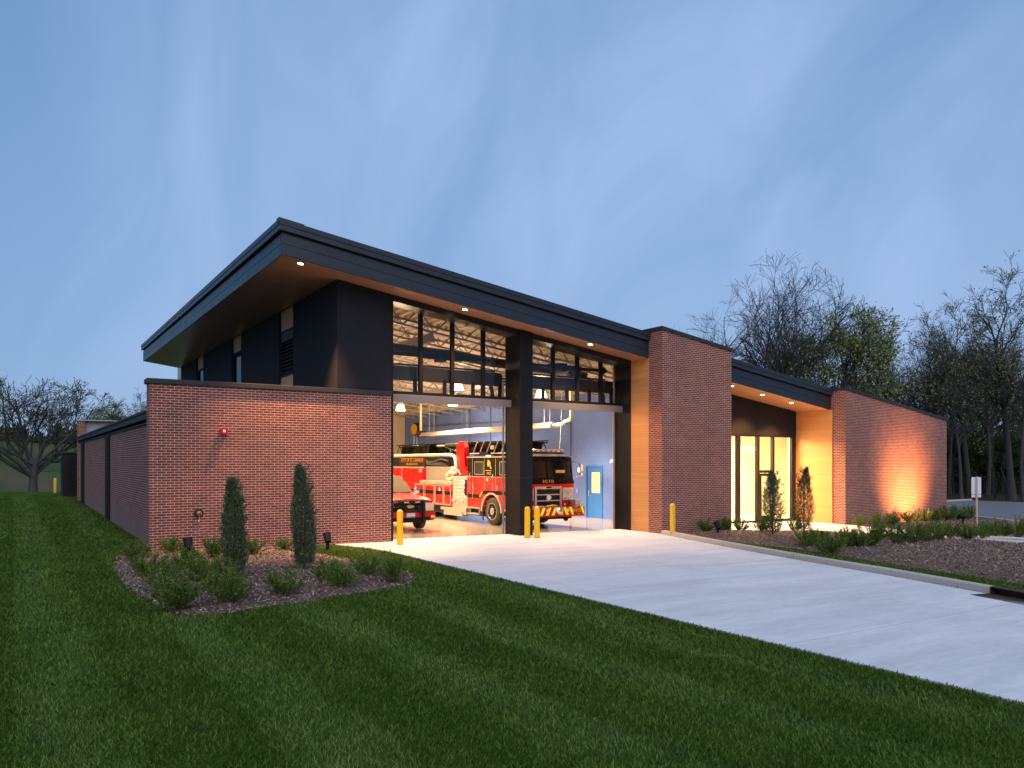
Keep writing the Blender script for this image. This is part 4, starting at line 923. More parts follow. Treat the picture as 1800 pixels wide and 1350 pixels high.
for s in (-1, 1):
    for nm, ya, yb_, za, zb in (('side_window', .55, 1.45, 1.98, 2.50), ('side_window', 2.65, 3.35, 1.98, 2.50)):
        f = MB(); x = s * (W2 - .010); t = .02
        f.box(x, x + s * .016, ya, yb_, za, za + t).box(x, x + s * .016, ya, yb_, zb - t, zb).box(x, x + s * .016, ya, ya + t, za + t, zb - t).box(x, x + s * .016, yb_ - t, yb_, za + t, zb - t)
        o = f.build('side_window', M['stainless'], FT); MB().box(x, x + s * .006, ya + t, yb_ - t, za + t, zb - t).build('pane', M['cabglass'], o)
    tr = MB(); x = s * (W2 + .002)
    for ya in (.45, 1.72, 2.55, 3.5): tr.box(x, x + s * .006, ya, ya + .02, 1.0 if abs(ya - 2) > .8 else 1.35, 2.62)
    tr.box(x, x + s * .02, .15, 3.96, 2.66, 2.70).box(x, x + s * .012, 0.1, 3.96, 1.895, 1.915)
    tr.build('door_trim', M['stainless'], FT)
    gr = MB()
    for ya, za, zb in ((1.83, 1.35, 2.02), (3.62, 1.3, 2.05)): gr.tube([(s * W2, ya, za), (s * (W2 + .08), ya, za + .03), (s * (W2 + .08), ya, zb - .03), (s * W2, ya, zb)], .018, 8)
    for ya in (1.55, 3.38): gr.tube([(s * W2, ya, 1.40), (s * (W2 + .06), ya - .03, 1.48), (s * (W2 + .06), ya - .03, 1.58), (s * W2, ya, 1.66)], .022, 8)
    gr.build('grab_handle', M['chrome'], FT, smooth=True)
    st = MB(); x = s * (W2 + .003)
    z_ = lambda y: 1.30 if y < 2.55 else 1.10
    poly = [(.15, 1.22), (.15, 1.36), (2.62, 1.36), (2.95, 1.18), (3.94, 1.18), (3.94, 1.03), (2.90, 1.03), (2.70, 1.20)]
    st.prism(poly, x, x + s * .004); st.build('stripe', M['gloss_black'], FT)
    MB().prism([(2.66, 1.31), (2.74, 1.31), (2.98, 1.10), (2.90, 1.08)], x + s * .005, x + s * .009).build('gold_stripe', M['gold'], FT)
    fa_ = MB(); A = arch(2.0, .70, 14); A2 = arch(2.0, .77, 14)
    for i in range(14):
        fa_.add([(s * (W2 - .3), *A[i]), (s * (W2 - .3), *A[i + 1]), (s * (W2 + .05), *A[i + 1]), (s * (W2 + .05), *A[i]), (s * (W2 - .3), *A2[i]), (s * (W2 - .3), *A2[i + 1]), (s * (W2 + .05), *A2[i + 1]), (s * (W2 + .05), *A2[i])], [(0, 3, 2, 1), (4, 5, 6, 7), (3, 7, 6, 2), (0, 1, 5, 4)])
    fa_.build('wheel_arch', M['stainless'], FT, smooth=True)
    stp = MB()
    for y_a, y_b in ((.35, 1.15), (2.95, 3.9)):
        stp.box(s * (W2 - .25), s * (W2 + .04), y_a, y_b, .36, .42).box(s * (W2 - .25), s * (W2 + .02), y_a, y_b, .60, .66)
        for y in (y_a + .08, y_b - .12): stp.box(s * (W2 - .1), s * (W2 - .04), y, y + .05, .42, .60)
    stp.build('step', M['alu'], FT, bevel=.006)
    MB().box(s * (W2 - .06), s * (W2 - .02), 2.72, 2.78, .16, .75).build('mud_flap', M['rubber'], FT)
    mrr = MB(); mrr.tube([(s * 1.22, .12, 2.5), (s * 1.42, -.16, 2.42), (s * 1.44, -.18, 1.95), (s * 1.25, .05, 1.85)], .018, 8).box(s * 1.38, s * 1.50, -.24, -.17, 2.14, 2.40).box(s * 1.39, s * 1.49, -.23, -.17, 1.96, 2.06)
    mrr.build('mirror', M['chrome'], FT, bevel=.01)
# front: grille, lamps, bumper
g_ = MB()
g_.box(-.62, .62, -.05, .0, 1.46, 1.56).box(-.62, .62, -.05, 0, .76, .81).box(-.62, -.54, -.05, 0, .81, 1.46).box(.54, .62, -.05, 0, .81, 1.46)
for z in (1.0, 1.23): g_.box(-.54, .54, -.045, 0, z, z + .045)
grl = g_.build('grille', M['stainless'], FT, bevel=.008)
MB().box(-.54, .54, -.02, -.002, .81, 1.46).build('grille_mesh', M['blackmetal'], grl)
MB().lathe((0, -.045, 1.14), [(.13, 0), (.13, -.03), (.10, -.035)], 24, 'y').build('bell', M['chrome'], grl, smooth=True)
MB().lathe((0, -.082, 1.14), [(.095, 0), (.08, -.008)], 24, 'y').build('bell_face', M['white'], grl)
MB().prism([(.17 * math.cos(q), 1.53 + .055 * math.sin(q)) for q in [2 * math.pi * k / 20 for k in range(20)]], -.075, -.05, 'y').build('badge', M['chrome'], grl)
MB().prism([(.135 * math.cos(q), 1.53 + .035 * math.sin(q)) for q in [2 * math.pi * k / 20 for k in range(20)]], -.079, -.0755, 'y').build('badge_face', M['gloss_black'], grl)
for s in (-1, 1):
    hl = MB(); hl.box(s * .68, s * 1.20, -.035, 0, 1.02, 1.50)
    h_ = hl.build('headlight', M['stainless'], FT, bevel=.02)
    m = MB()
    for xx in (.82, 1.06): m.lathe((s * xx, -.036, 1.14), [(.085, 0), (.07, -.012)], 18, 'y').box(s * (xx - .09), s * (xx + .09), -.045, -.036, 1.31, 1.44)
    m.build('lamp', M['headlamp'], h_)
    MB().lathe((s * .80, -.002, .86), [(.04, 0), (.03, -.02)], 14, 'y').build('marker', M['white'], FT)
text('cab_lettering', 'S C F D', .16, M['gold'], FT, (0, -.03, 1.745), (R(90), 0, 0), .003)
bb = MB().box(-1.33, 1.33, -.55, -.02, .44, .50).box(-1.33, 1.33, -.56, .0, .50, .80).build('bumper', M['red'], FT, bevel=.012)
ch = MB()
for i in range(-5, 5):
    s = 1 if i >= 0 else -1
    xa = i * .27 + .03; 
    if i >= 0: q = [(xa + .14, .505), (xa + .27, .505), (xa + .13, .795), (xa, .795)]
    else: q = [(xa, .505), (xa + .13, .505), (xa + .27, .795), (xa + .14, .795)]
    q = [(max(-1.32, min(1.32, a)), z) for a, z in q]
    ch.prism(q, -.566, -.5605, 'y')
ch.build('chevron', M['hivis'], bb)
MB().box(.78, 1.12, -.572, -.5665, .52, .78).build('number_plate', plain('dark_plate', (.25, .02, .02), .3, obj=True), bb)
text('number_lettering', '9435', .19, M['gold'], bb, (.95, -.574, .65), (R(90), 0, 0), .002)
MB().lathe((0.12, -.56, .66), [(.15, 0), (.15, -.05), (.11, -.09), (.04, -.10)], 26, 'y').build('siren', M['chrome'], bb, smooth=True)
for xx in (-.42, .52): MB().lathe((xx, -.56, .68), [(.065, 0), (.06, -.03), (.03, -.04)], 18, 'y').build('fog_lamp', M['headlamp'], bb, smooth=True)
MB().box(-1.15, -.5, -.50, -.06, .80, .86).box(1.0, 1.26, -.42, -.05, .80, 1.05).build('bumper_tray', M['alu'], bb, bevel=.02)
MB().tube([(-.3, -.3, .82), (-.1, -.42, .87), (.2, -.3, .84)], .03, 8).build('hose_fitting', M['gold'], bb, smooth=True)
MB().box(-.9, .9, -.3, .3, .34, .5).cyl((.55, -.35, .34), .08, -.1, 14, 'y').build('underbody', M['blackmetal'], FT)
lb = MB().box(-.98, .98, .28, .62, 2.86, 2.97).build('light_bar', M['headlamp'], FT, bevel=.03)
MB().box(-.98, .98, .30, .60, 2.80, 2.86).build('light_bar_base', M['gloss_black'], lb)
m = MB()
for k in range(8): m.box(-.9 + k * .24, -.9 + k * .24 + .10, .272, .28, 2.88, 2.94)
m.build('light_module', M['redplastic'], lb)
MB().box(-1.0, .95, .20, .75, 2.71, 2.76).box(-.7, .6, .25, .55, 2.76, 2.80).build('roof_rack', M['alu'], FT)
for x, sd_x in ((-W2 + .18, -1), (W2 - .18, 1)):
    wheel(FT, x, 2.0, .55, .36, sd_x, .31)
    for y in (9.6, 11.0): wheel(FT, x, y, .53, .40, sd_x, .30)
# side number and patch on the passenger side
text('side_number', '9435', .17, M['gold'], FT, (-W2 - .004, 2.22, 2.03), (R(90), 0, R(-90)), .003)
MB().prism([(2.02, 2.25), (2.12, 2.33), (2.10, 2.45), (2.20, 2.55), (2.32, 2.58), (2.36, 2.42), (2.33, 2.30), (2.22, 2.34), (2.10, 2.22)], -W2 - .004, -W2 + .002).build('side_emblem', M['gold'], FT)
MB().box(-W2 - .01, -W2, 2.02, 2.5, 2.14, 2.16).build('number_rule', M['gold'], FT); MB().lathe((-W2, 2.35, 1.78), [(.07, 0), (.05, -.02)], 16, 'x').build('side_lamp', M['white'], FT); MB().box(-W2 - .05, -W2 + .1, 2.0, 2.4, 2.67, 2.76).build('scene_lamp', M['white'], FT)
# pump panel and body
MB().box(-1.22, 1.22, 4.0, 5.25, .55, 1.88).box(-1.26, -1.2, 4.02, 5.22, .30, .62).build('pump_panel', M['stainless'], FT, bevel=.012)
gg = MB(); rg = random.Random(4)
for i in range(5):
    for j in range(6): gg.lathe((-1.222, 4.2 + i * .2, 1.0 + j * .14), [(.045, 0), (.035, -.02)], 12, 'x')
gg.build('gauge', M['white'], FT)
for (y, z, r) in ((4.35, .82, .09), (4.75, .80, .11), (5.05, .85, .07), (4.15, 1.3, .05), (4.12, 1.62, .06)): MB().lathe((-1.22, y, z), [(r, 0), (r, -.08), (r * .6, -.14)], 16, 'x').build('valve', M['chrome'], FT, smooth=True)
MB().box(-1.24, -1.2, 4.02, 4.22, 1.1, 1.75).build('intake_panel', M['blackmetal'], FT)
MB().box(-1.3, 1.3, 3.97, 6.2, .42, .55).box(-1.30, -1.0, 4.3, 5.9, .22, .42).build('running_board', M['alu'], FT, bevel=.01)
MB().box(-1.2, 1.2, 5.3, 12.2, .58, 1.50).build('body', M['red'], FT, bevel=.015)
MB().box(-1.27, 1.27, 5.2, 8.3, 1.50, 1.66).build('deck_ledge', M['alu'], FT, bevel=.02)
bf = MB()
for ya, yb_ in ((5.42, 6.05), (6.1, 6.9), (6.95, 7.9), (8.0, 8.9)):
    x = -1.205; t = .05
    bf.box(x, x - .02, ya, ya + t, .62, 1.48).box(x, x - .02, yb_ - t, yb_, .62, 1.48).box(x, x - .02, ya + t, yb_ - t, 1.43, 1.48).box(x, x - .02, ya + t, yb_ - t, .62, .67)
bf.build('locker_frame', M['alu'], FT)
MB().box(-1.207, -1.2, 5.3, 12.0, 1.06, 1.22).build('stripe', M['gloss_black'], FT)
MB().box(-1.235, -1.2, 6.4, 6.5, 1.22, 1.30).box(-1.235, -1.2, 6.42, 6.48, 1.30, 1.38).build('locker_latch', M['white'], FT)
MB().prism([(5.3, 1.66), (5.5, 1.66), (8.15, 1.66), (8.15, 2.28), (5.9, 2.28)], -1.05, 1.05).build('tread_plate_housing', M['alu'], FT, bevel=.01)
hb = MB().box(-1.22, 1.22, 8.15, 12.2, 1.50, 2.20).build('rear_body', M['red'], FT, bevel=.015)
MB().box(-1.24, -1.18, 8.1, 12.2, 2.20, 2.27).box(-1.235, -1.22, 10.3, 10.34, 1.5, 2.2).box(-1.235, -1.22, 8.2, 8.45, 2.0, 2.18).build('body_rail', M['alu'], hb)
MB().box(-1.226, -1.22, 9.25, 9.262, 1.5, 2.2).build('door_gap', M['blackmetal'], hb)
MB().box(-1.1, 1.1, .5, 12.0, .30, .60).build('chassis', M['blackmetal'], FT)
# turntable and boom cradle
MB().prism([(4.35, 1.68), (6.1, 1.68), (5.75, 2.05), (5.50, 2.35), (5.42, 3.18), (5.2, 3.36), (4.86, 3.36), (4.74, 3.1), (4.72, 2.3), (4.30, 1.95)], -.95, -.70).prism([(4.35, 1.68), (6.1, 1.68), (5.75, 2.05), (5.50, 2.35), (5.42, 3.18), (5.2, 3.36), (4.86, 3.36), (4.74, 3.1), (4.72, 2.3), (4.30, 1.95)], .70, .95).box(-.95, .95, 4.3, 6.1, 1.62, 1.72).box(-.72, .72, 4.95, 5.2, 2.0, 2.5).build('turntable', M['red'], FT, bevel=.03)
# ladder
L = MB()
def truss(L, x, ya, yb_, z0_, z1_, n, r=.03):
    L.box(x - r, x + r, ya, yb_, z1_ - .05, z1_); L.box(x - r, x + r, ya, yb_, z0_, z0_ + .07)
    for i in range(n):
        y0_, y1_ = ya + (yb_ - ya) * i / n, ya + (yb_ - ya) * (i + 1) / n; ym = (y0_ + y1_) / 2
        L.tube([(x, y0_, z0_ + .05), (x, ym, z1_ - .03)], .018, 5).tube([(x, ym, z1_ - .03), (x, y1_, z0_ + .05)], .018, 5)
for x in (-.52, .52): truss(L, x, .75, 12.4, 2.82, 3.34, 20)
for x in (-.40, .40): truss(L, x, .6, 12.2, 2.86, 3.26, 24)
ld = L.build('ladder', M['gloss_black'], FT)
L = MB()
for i in range(36): L.tube([(-.4, .7 + i * .33, 2.9), (.4, .7 + i * .33, 2.9)], .02, 6)
L.build('rung', M['alu'], ld)
MB().box(-.36, .36, .9, 12.2, 2.86, 3.27).build('ladder_dark_fill', M['gloss_black'], ld)  # solid black box added so the truss gaps look dark
L = MB()
for i in range(7):
    y = 1.0 + i * .55; L.tube([(-.56, y, 3.32), (-.56, y + .35, 2.84)], .028, 6)
L.tube([(-.56, .9, 2.84), (-.56, 4.9, 2.84)], .03, 6)
L.box(-.62, -.55, 1.25, 1.5, 3.0, 3.16).box(-.62, -.55, 2.9, 3.15, 3.0, 3.16)
L.tube([(-.56, 5.9, 2.92), (-.56, 7.6, 3.26)], .022, 6).tube([(-.57, 5.6, 3.22), (-.57, 7.9, 3.22)], .05, 8)
L.build('ladder_brace', M['alu'], ld)
MB().box(-.66, -.56, 8.6, 10.2, 2.88, 3.28).build('equipment_box', M['gloss_black'], FT, bevel=.02)
MB().tube([(-.60, 5.4, 3.24), (-.60, 7.0, 3.24)], .085, 12).build('hydraulic_cylinder', M['bronze'], FT, smooth=True)
MB().box(-.75, .75, .55, 4.2, 2.74, 2.80).box(-.7, .7, 3.2, 3.9, 2.78, 2.9).build('roof_tray', M['blackmetal'], FT)
MB().box(-1.0, 1.0, 5.95, 12.1, 2.28, 2.70).build('hose_bed', M['blackmetal'], FT)
m = MB()
for i in range(9): m.tube([(-1.03 - .01 * (i % 2), 6.0 + i * .24, 2.34 + .06 * (i % 3)), (-1.03, 8.1, 2.36 + .035 * i)], .03, 6)
m.tube([(-1.04, 5.9, 2.52), (-1.05, 6.6, 2.62), (-1.05, 7.6, 2.45)], .045, 8)
m.build('hydraulic_line', M['bronze'], FT, smooth=True)
sn = MB().box(-1.06, -1.03, 8.15, 11.0, 2.30, 2.69).build('name_board', plain('dark_red_board', (.06, .008, .006), .3, obj=True), FT)
text('name_lettering', 'CITY OF ST. CHARLES', .24, M['gold'], sn, (-1.064, 9.55, 2.575), (R(90), 0, R(-90)), .003, sx=1.02)
text('name_lettering', 'FIRE DEPARTMENT', .15, M['gold'], sn, (-1.064, 9.55, 2.38), (R(90), 0, R(-90)), .003)
# cream pipe along the boom
MB().tube([(-1.0, 11.6, 2.80), (-1.0, 5.9, 2.80), (-1.0, 5.6, 2.76), (-1.0, 5.42, 2.62), (-1.0, 5.32, 2.1), (-1.0, 5.36, 1.98)], .065, 12).build('cream_pipe', M['hose'], FT, smooth=True)
MB().tube([(-1.02, 5.36, 2.0), (-1.05, 5.7, 2.06), (-1.08, 6.0, 1.9), (-1.08, 5.95, 1.75), (-1.05, 5.7, 1.72), (-1.05, 5.55, 1.8)], [.07, .09, .09, .085, .08, .07], 12).build('coiled_hose', M['hose'], FT, smooth=True)
MB().tube([(-1.0, 5.2, 2.15), (-1.02, 4.95, 1.95)], .03, 8).build('nozzle', M['alu'], FT)

# ------------------------------------------------------------------ red utility vehicle
SV = tag(empty('sport_utility_vehicle', (11.45, 24.0, gf(11.45, 25) + .02)), 'red sport utility vehicle with a black push bumper parked in the left bay', 'car')
# body by lofted cross sections along y
sec = [  # y, half width, z bottom, z belt (side top), z crown, crown half width
    (.00, .80, .42, .95, 1.00, .68), (.06, .93, .36, 1.02, 1.10, .74), (.30, .99, .34, 1.08, 1.17, .80), (.80, 1.00, .34, 1.12, 1.22, .82),
    (1.30, 1.00, .34, 1.15, 1.26, .84), (1.42, 1.00, .34, 1.17, 1.29, .84), (2.1, 1.0, .34, 1.20, 1.72, .74), (2.35, 1.0, .34, 1.20, 1.86, .72), (2.8, 1.0, .34, 1.20, 1.93, .70),
    (4.2, 1.0, .34, 1.20, 1.95, .70), (4.8, .99, .36, 1.18, 1.90, .70), (5.1, .96, .42, 1.12, 1.30, .78), (5.15, .94, .5, 1.0, 1.1, .76)]
vs = []; 
def ring(y, hw, zb, zs, zc, cw):
    r = [(-hw * .92, zb), (-hw, zb + .12), (-hw, zs - .12), (-hw * .985, zs), (-cw - (hw - cw) * .25, zs + (zc - zs) * .62), (-cw, zc - .025), (-cw * .8, zc), (0, zc + .02)]
    r = r + [(-a, b2) for a, b2 in r[-2::-1]]; return [(a, y, b2) for a, b2 in r]
rings = [ring(*s_) for s_ in sec]; k = len(rings[0]); m = MB()
vs = [p for r_ in rings for p in r_]
fs = [(i * k + j, i * k + (j + 1) % k, (i + 1) * k + (j + 1) % k, (i + 1) * k + j) for i in range(len(rings) - 1) for j in range(k)]
m.add(vs, fs + [tuple(range(k)), tuple(range((len(rings) - 1) * k, len(rings) * k))]); sb_ = m.build('body', M['red'], SV, smooth=True)
MB().hexa([(-.80, 1.40, 1.315), (.80, 1.40, 1.315), (.80, 1.45, 1.30), (-.80, 1.45, 1.30), (-.70, 2.24, 1.885), (.70, 2.24, 1.885), (.70, 2.28, 1.86), (-.70, 2.28, 1.86)]).build('windshield', plain('tan_glass', (.13, .10, .07), .1, coat=1, obj=True), SV)
for s in (-1, 1):
    MB().hexa([(s * .965, 1.75, 1.24), (s * .965, 4.7, 1.24), (s * .98, 4.7, 1.24), (s * .98, 1.75, 1.24), (s * .80, 2.45, 1.76), (s * .80, 4.5, 1.78), (s * .815, 4.5, 1.78), (s * .815, 2.45, 1.76)]).build('side_window', M['cabglass'], SV)
    MB().tube([(s * .96, 1.75, 1.25), (s * 1.08, 1.72, 1.30)], .025, 8).lathe((s * 1.13, 1.66, 1.36), [(.02, .0), (.12, .03), (.13, .10), (.06, .16)], 14, 'y').build('mirror', M['chrome'], SV, smooth=True)
    MB().prism([(s * .62, .70), (s * .94, .70), (s * .96, .98), (s * .60, .98)], -.035, .12, 'y').build('headlight', M['headlamp'], SV, bevel=.02)
    for y in (.98, 4.15):
        wheel(SV, s * .85, y, .40, .27, s, .24)
MB().box(-.60, .60, -.03, .02, .70, 1.0).build('grille', M['blackmetal'], SV, bevel=.01)
MB().box(-.60, .60, -.045, -.03, .84, .88).build('grille_bar', M['chrome'], SV)
MB().prism([(-.14, .83), (-.05, .83), (-.05, .81), (.07, .81), (.07, .83), (.14, .83), (.16, .90), (.06, .90), (.06, .92), (-.06, .92), (-.06, .90), (-.12, .90)], -.07, -.045, 'y').build('emblem', M['gold'], SV)
MB().prism([(-.90, .36), (.90, .36), (.97, .45), (.97, .66), (.90, .69), (-.90, .69), (-.97, .66), (-.97, .45)], -.10, .10, 'y').build('front_bumper', M['red'], SV, bevel=.03)
MB().box(-.75, .75, -.11, -.10, .38, .50).build('air_intake', M['blackmetal'], SV)
MB().box(.78, .92, -.11, -.10, .46, .54).box(-.92, -.78, -.11, -.10, .46, .54).build('fog_lamp', M['headlamp'], SV)
MB().box(-.16, .16, -.125, -.112, .49, .65).build('licence_plate', M['white'], SV, bevel=.006)
MB().box(-.14, .14, -.128, -.1255, .50, .53).build('plate_band', M['redplastic'], SV)
pb = MB()
for x in (-.44, .44):
    pb.prism([(-.20, .30), (-.26, .34), (-.26, 1.02), (-.20, 1.10), (-.13, 1.10), (-.15, 1.0), (-.15, .30)], x - .045, x + .045)
pb.box(-.44, .44, -.22, -.17, .98, 1.08).box(-.44, .44, -.22, -.18, .68, .75).box(-.44, .44, -.22, -.18, .33, .40)
pb_ = pb.build('push_bumper', M['blackmetal'], SV, bevel=.012)
MB().box(-.30, -.12, -.23, -.22, 1.0, 1.05).box(.12, .30, -.23, -.22, 1.0, 1.05).build('warning_lamp', M['headlamp'], pb_)
m = MB()
for x in (-.26, .30): m.lathe((x, -.19, .82), [(.09, 0), (.095, -.03), (.06, -.04)], 18, 'y').lathe((x, -.232, .82), [(.045, 0), (.03, -.01)], 14, 'y')
m.build('siren_speaker', M['blackmetal'], pb_, smooth=True)
MB().box(-.55, .55, 2.6, 2.9, 1.97, 2.06).build('light_bar', M['headlamp'], SV, bevel=.02)
MB().box(-.3, .1, 1.30, 1.42, 1.31, 1.325).build('wiper', M['blackmetal'], SV)

# ------------------------------------------------------------------ shrubs and junipers
def leaf_quads(P, D, L, W, rr):
    n = len(P); D = D / (np.linalg.norm(D, axis=1)[:, None] + 1e-9)
    a = rr.normal(size=(n, 3)); S = np.cross(D, a); S /= (np.linalg.norm(S, axis=1)[:, None] + 1e-9)
    L = L[:, None]; W = W[:, None]
    V_ = np.stack([P, P + D * L * .45 - S * W, P + D * L, P + D * L * .45 + S * W], 1).reshape(-1, 3)
    return V_, np.arange(n * 4).reshape(-1, 4)
def make_yew(seed, h=.85, spread=.45, nshoot=40):
    rr = np.random.default_rng(seed); P = []; D = []; L = []; st = MB()
    for i in range(nshoot):
        az = rr.uniform(0, 6.28); out = rr.uniform(.05, 1) ** .6 * spread; top = h * rr.uniform(.45, 1.0) * (1.05 - .35 * out / spread)
        p0 = np.array([rr.normal(0, .05), rr.normal(0, .05), 0]); p3 = np.array([out * math.cos(az), out * math.sin(az), top])
        mid = (p0 + p3) / 2 + np.array([math.cos(az), math.sin(az), 0]) * out * .22 + np.array([0, 0, -.02])
        bend = rr.normal(0, .05, 3) + np.array([math.cos(az), math.sin(az), -.2]) * rr.uniform(0, .09); pts = []
        for t in np.linspace(0, 1, 9): pts.append((1 - t) ** 2 * p0 + 2 * t * (1 - t) * mid + t * t * (p3 + bend))
        pts = np.array(pts)
        if i % 3 == 0: st.tube([tuple(p) for p in pts[::2]], [.011, .009, .007, .005, .003], 4, caps=False)
        n = 105
        t = rr.uniform(.12, 1, n) ** .8 * (len(pts) - 1); k = np.minimum(t.astype(int), len(pts) - 2); f = (t - k)[:, None]
        q = pts[k] * (1 - f) + pts[k + 1] * f; ax = pts[k + 1] - pts[k]; ax /= np.linalg.norm(ax, axis=1)[:, None]
        r_ = rr.normal(size=(n, 3)); P.append(q + r_ * .009); D.append(ax * .9 + r_ * .5); L.append(rr.uniform(.024, .050, n))
        # side sprays
        for j in range(3):
            kk = rr.integers(3, 8); b0 = pts[kk]; dd = rr.normal(size=3) * .5 + (pts[kk] - pts[kk - 1]) / np.linalg.norm(pts[kk] - pts[kk - 1]); dd /= np.linalg.norm(dd); sl = rr.uniform(.08, .17)
            tt = rr.uniform(0, 1, 20)[:, None]; r_ = rr.normal(size=(20, 3)); P.append(b0 + dd * sl * tt + r_ * .008); D.append(dd * .8 + r_ * .55); L.append(rr.uniform(.025, .045, 20))
    P = np.concatenate(P); P[:, 2] = np.maximum(P[:, 2], .01); D = np.concatenate(D); L = np.concatenate(L)
    V_, F_ = leaf_quads(P, D, L, L * .25, rr)
    t = empty('yew_shrub', (0, 0, 0)); nmesh('foliage', V_, F_, M['yew'], t); st.build('stem', M['twig'], t, recalc=False)
    return t
yews = [make_yew(11, .85, .46), make_yew(12, .78, .40, 32), make_yew(13, .92, .42, 34), make_yew(14, .70, .48, 34)]
used = [False] * 4; ry = random.Random(3)
def put_yew(x, y, z, sc_, label, group, v=None):
    i = ry.randrange(4) if v is None else v
    if used[i]: o = copy_tree(yews[i])
    else: o = yews[i]; used[i] = True
    o.location = (x, y, z); o.rotation_euler = (0, 0, ry.uniform(0, 6.28)); o.scale = (sc_, sc_, sc_ * ry.uniform(.92, 1.08)); tag(o, label, 'shrub', group)
def zb(x, y, poly, h): return float(bedz(np.array([x]), np.array([y]), poly, h)[0]) - .02
LY = [(238, 980, 1.0, 'yew shrub at the left bed edge, just off the corner of the brick wall'),
 (262, 1008, 1.0, 'second yew shrub along the curved left edge of the left bed'),
 (283, 1033, 1.0, 'third yew shrub along the curved left edge, crowding the big front one'),
 (310, 1066, 1.18, 'largest yew shrub, at the front left tip of the left bed'),
 (300, 974, .80, 'small yew shrub close to the brick wall, leftmost of the wall row'),
 (328, 1004, .95, 'yew shrub in the middle of the left bed, below the left spotlight'),
 (352, 1024, 1.0, 'dark yew shrub left of the two that stand before the left juniper'),
 (378, 1040, 1.0, 'dark yew shrub just below the trunk of the left juniper'),
 (408, 1056, 1.05, 'yew shrub in front of the left juniper on the front edge of the bed'),
 (374, 982, .85, 'golden lit yew shrub against the brick wall left of the left juniper'),
 (447, 977, .80, 'golden lit yew shrub against the brick wall right of the left juniper'),
 (502, 966, .72, 'golden lit yew shrub against the brick wall left of the right juniper'),
 (499, 1043, .98, 'yew shrub standing alone in the mulch between the two junipers'),
 (574, 1022, .9, 'yew shrub right of the right juniper, left one of a touching pair'),
 (603, 1029, .92, 'yew shrub right of the right juniper, right one of a touching pair'),
 (646, 1013, .88, 'spiky yew shrub near the right tip of the left bed'),
 (687, 1019, .92, 'spiky yew shrub at the very right tip of the left bed')]
for px, py, s_, lb_ in LY:
    x, y = G(px, py, .08); put_yew(x, y, zb(x, y, BED_L, .10), s_ * .80, lb_, 'yew shrubs in the left bed')
RY = [(1240, 937, .95, 'yew shrub at the foot of the tall brick pier, the left one'), (1272, 932, .9, 'yew shrub at the foot of the tall brick pier, the right one'),
 (1302, 934, .95, 'yew shrub in front of the leftmost entrance glass'), (1339, 937, .95, 'yew shrub just left of the first entrance juniper'), (1397, 932, .9, 'yew shrub just left of the second entrance juniper'),
 (1416, 960, 1.0, 'yew shrub starting the front row in the right bed, below the second entrance juniper'), (1436, 957, .9, 'second yew shrub of the front row in the right bed'), (1462, 970, 1.05, 'third yew shrub of the front row, standing nearest the kerb'),
 (1488, 965, .95, 'fourth yew shrub of the front row in the right bed'), (1509, 965, .95, 'fifth yew shrub of the front row in the right bed'), (1530, 964, 1.05, 'sixth yew shrub of the front row in the right bed'),
 (1553, 950, .9, 'small yew shrub seen against the pale walk'), (1577, 960, 1.0, 'yew shrub just right of the one against the pale walk'), (1604, 958, 1.1, 'tall yew shrub in the middle of the right bed'),
 (1630, 956, 1.05, 'yew shrub left of a touching pair in the middle of the right bed'), (1652, 953, 1.0, 'yew shrub in the middle right of the right bed'), (1672, 950, 1.05, 'yew shrub at the right end of the middle group of the right bed'),
 (1705, 950, 1.1, 'bushy yew shrub directly in front of the sign post'), (1728, 947, .95, 'yew shrub just right of the sign post'), (1750, 945, .9, 'third yew shrub from the right frame edge'), (1768, 945, .85, 'small yew shrub, second from the right edge of the photo'), (1789, 947, 1.1, 'spiky yew shrub at the right edge of the photo'),
 (1510, 923, .85, 'lone yew shrub at the left end of the right brick wing'), (1546, 924, 1.0, 'second yew shrub along the right brick wing'), (1568, 924, 1.0, 'third yew shrub along the right brick wing'),
 (1598, 917.5, 1.0, 'fourth yew shrub along the lit right brick wing'), (1625, 915.5, 1.0, 'fifth yew shrub along the lit right brick wing'), (1645, 914.5, 1.1, 'sixth yew shrub, below the right end of the brick wing'),
 (1668, 914, 1.2, 'lit yew shrub just past the corner of the brick wing'), (1688, 913, 1.2, 'lit yew shrub between the brick wing and the sign'), (1705, 912, 1.15, 'lit yew shrub right behind the sign post')]
for px, py, s_, lb_ in RY:
    x, y = G(px, py, .06); po, hh = (BED_R, .12) if not inpoly(np.array([x]), np.array([y]), BED_S)[0] and y < 19.6 and x < 29 else (BED_S, .06)
    put_yew(x, y, zb(x, y, po, hh), s_ * .84, lb_, 'yew shrubs in the right beds')
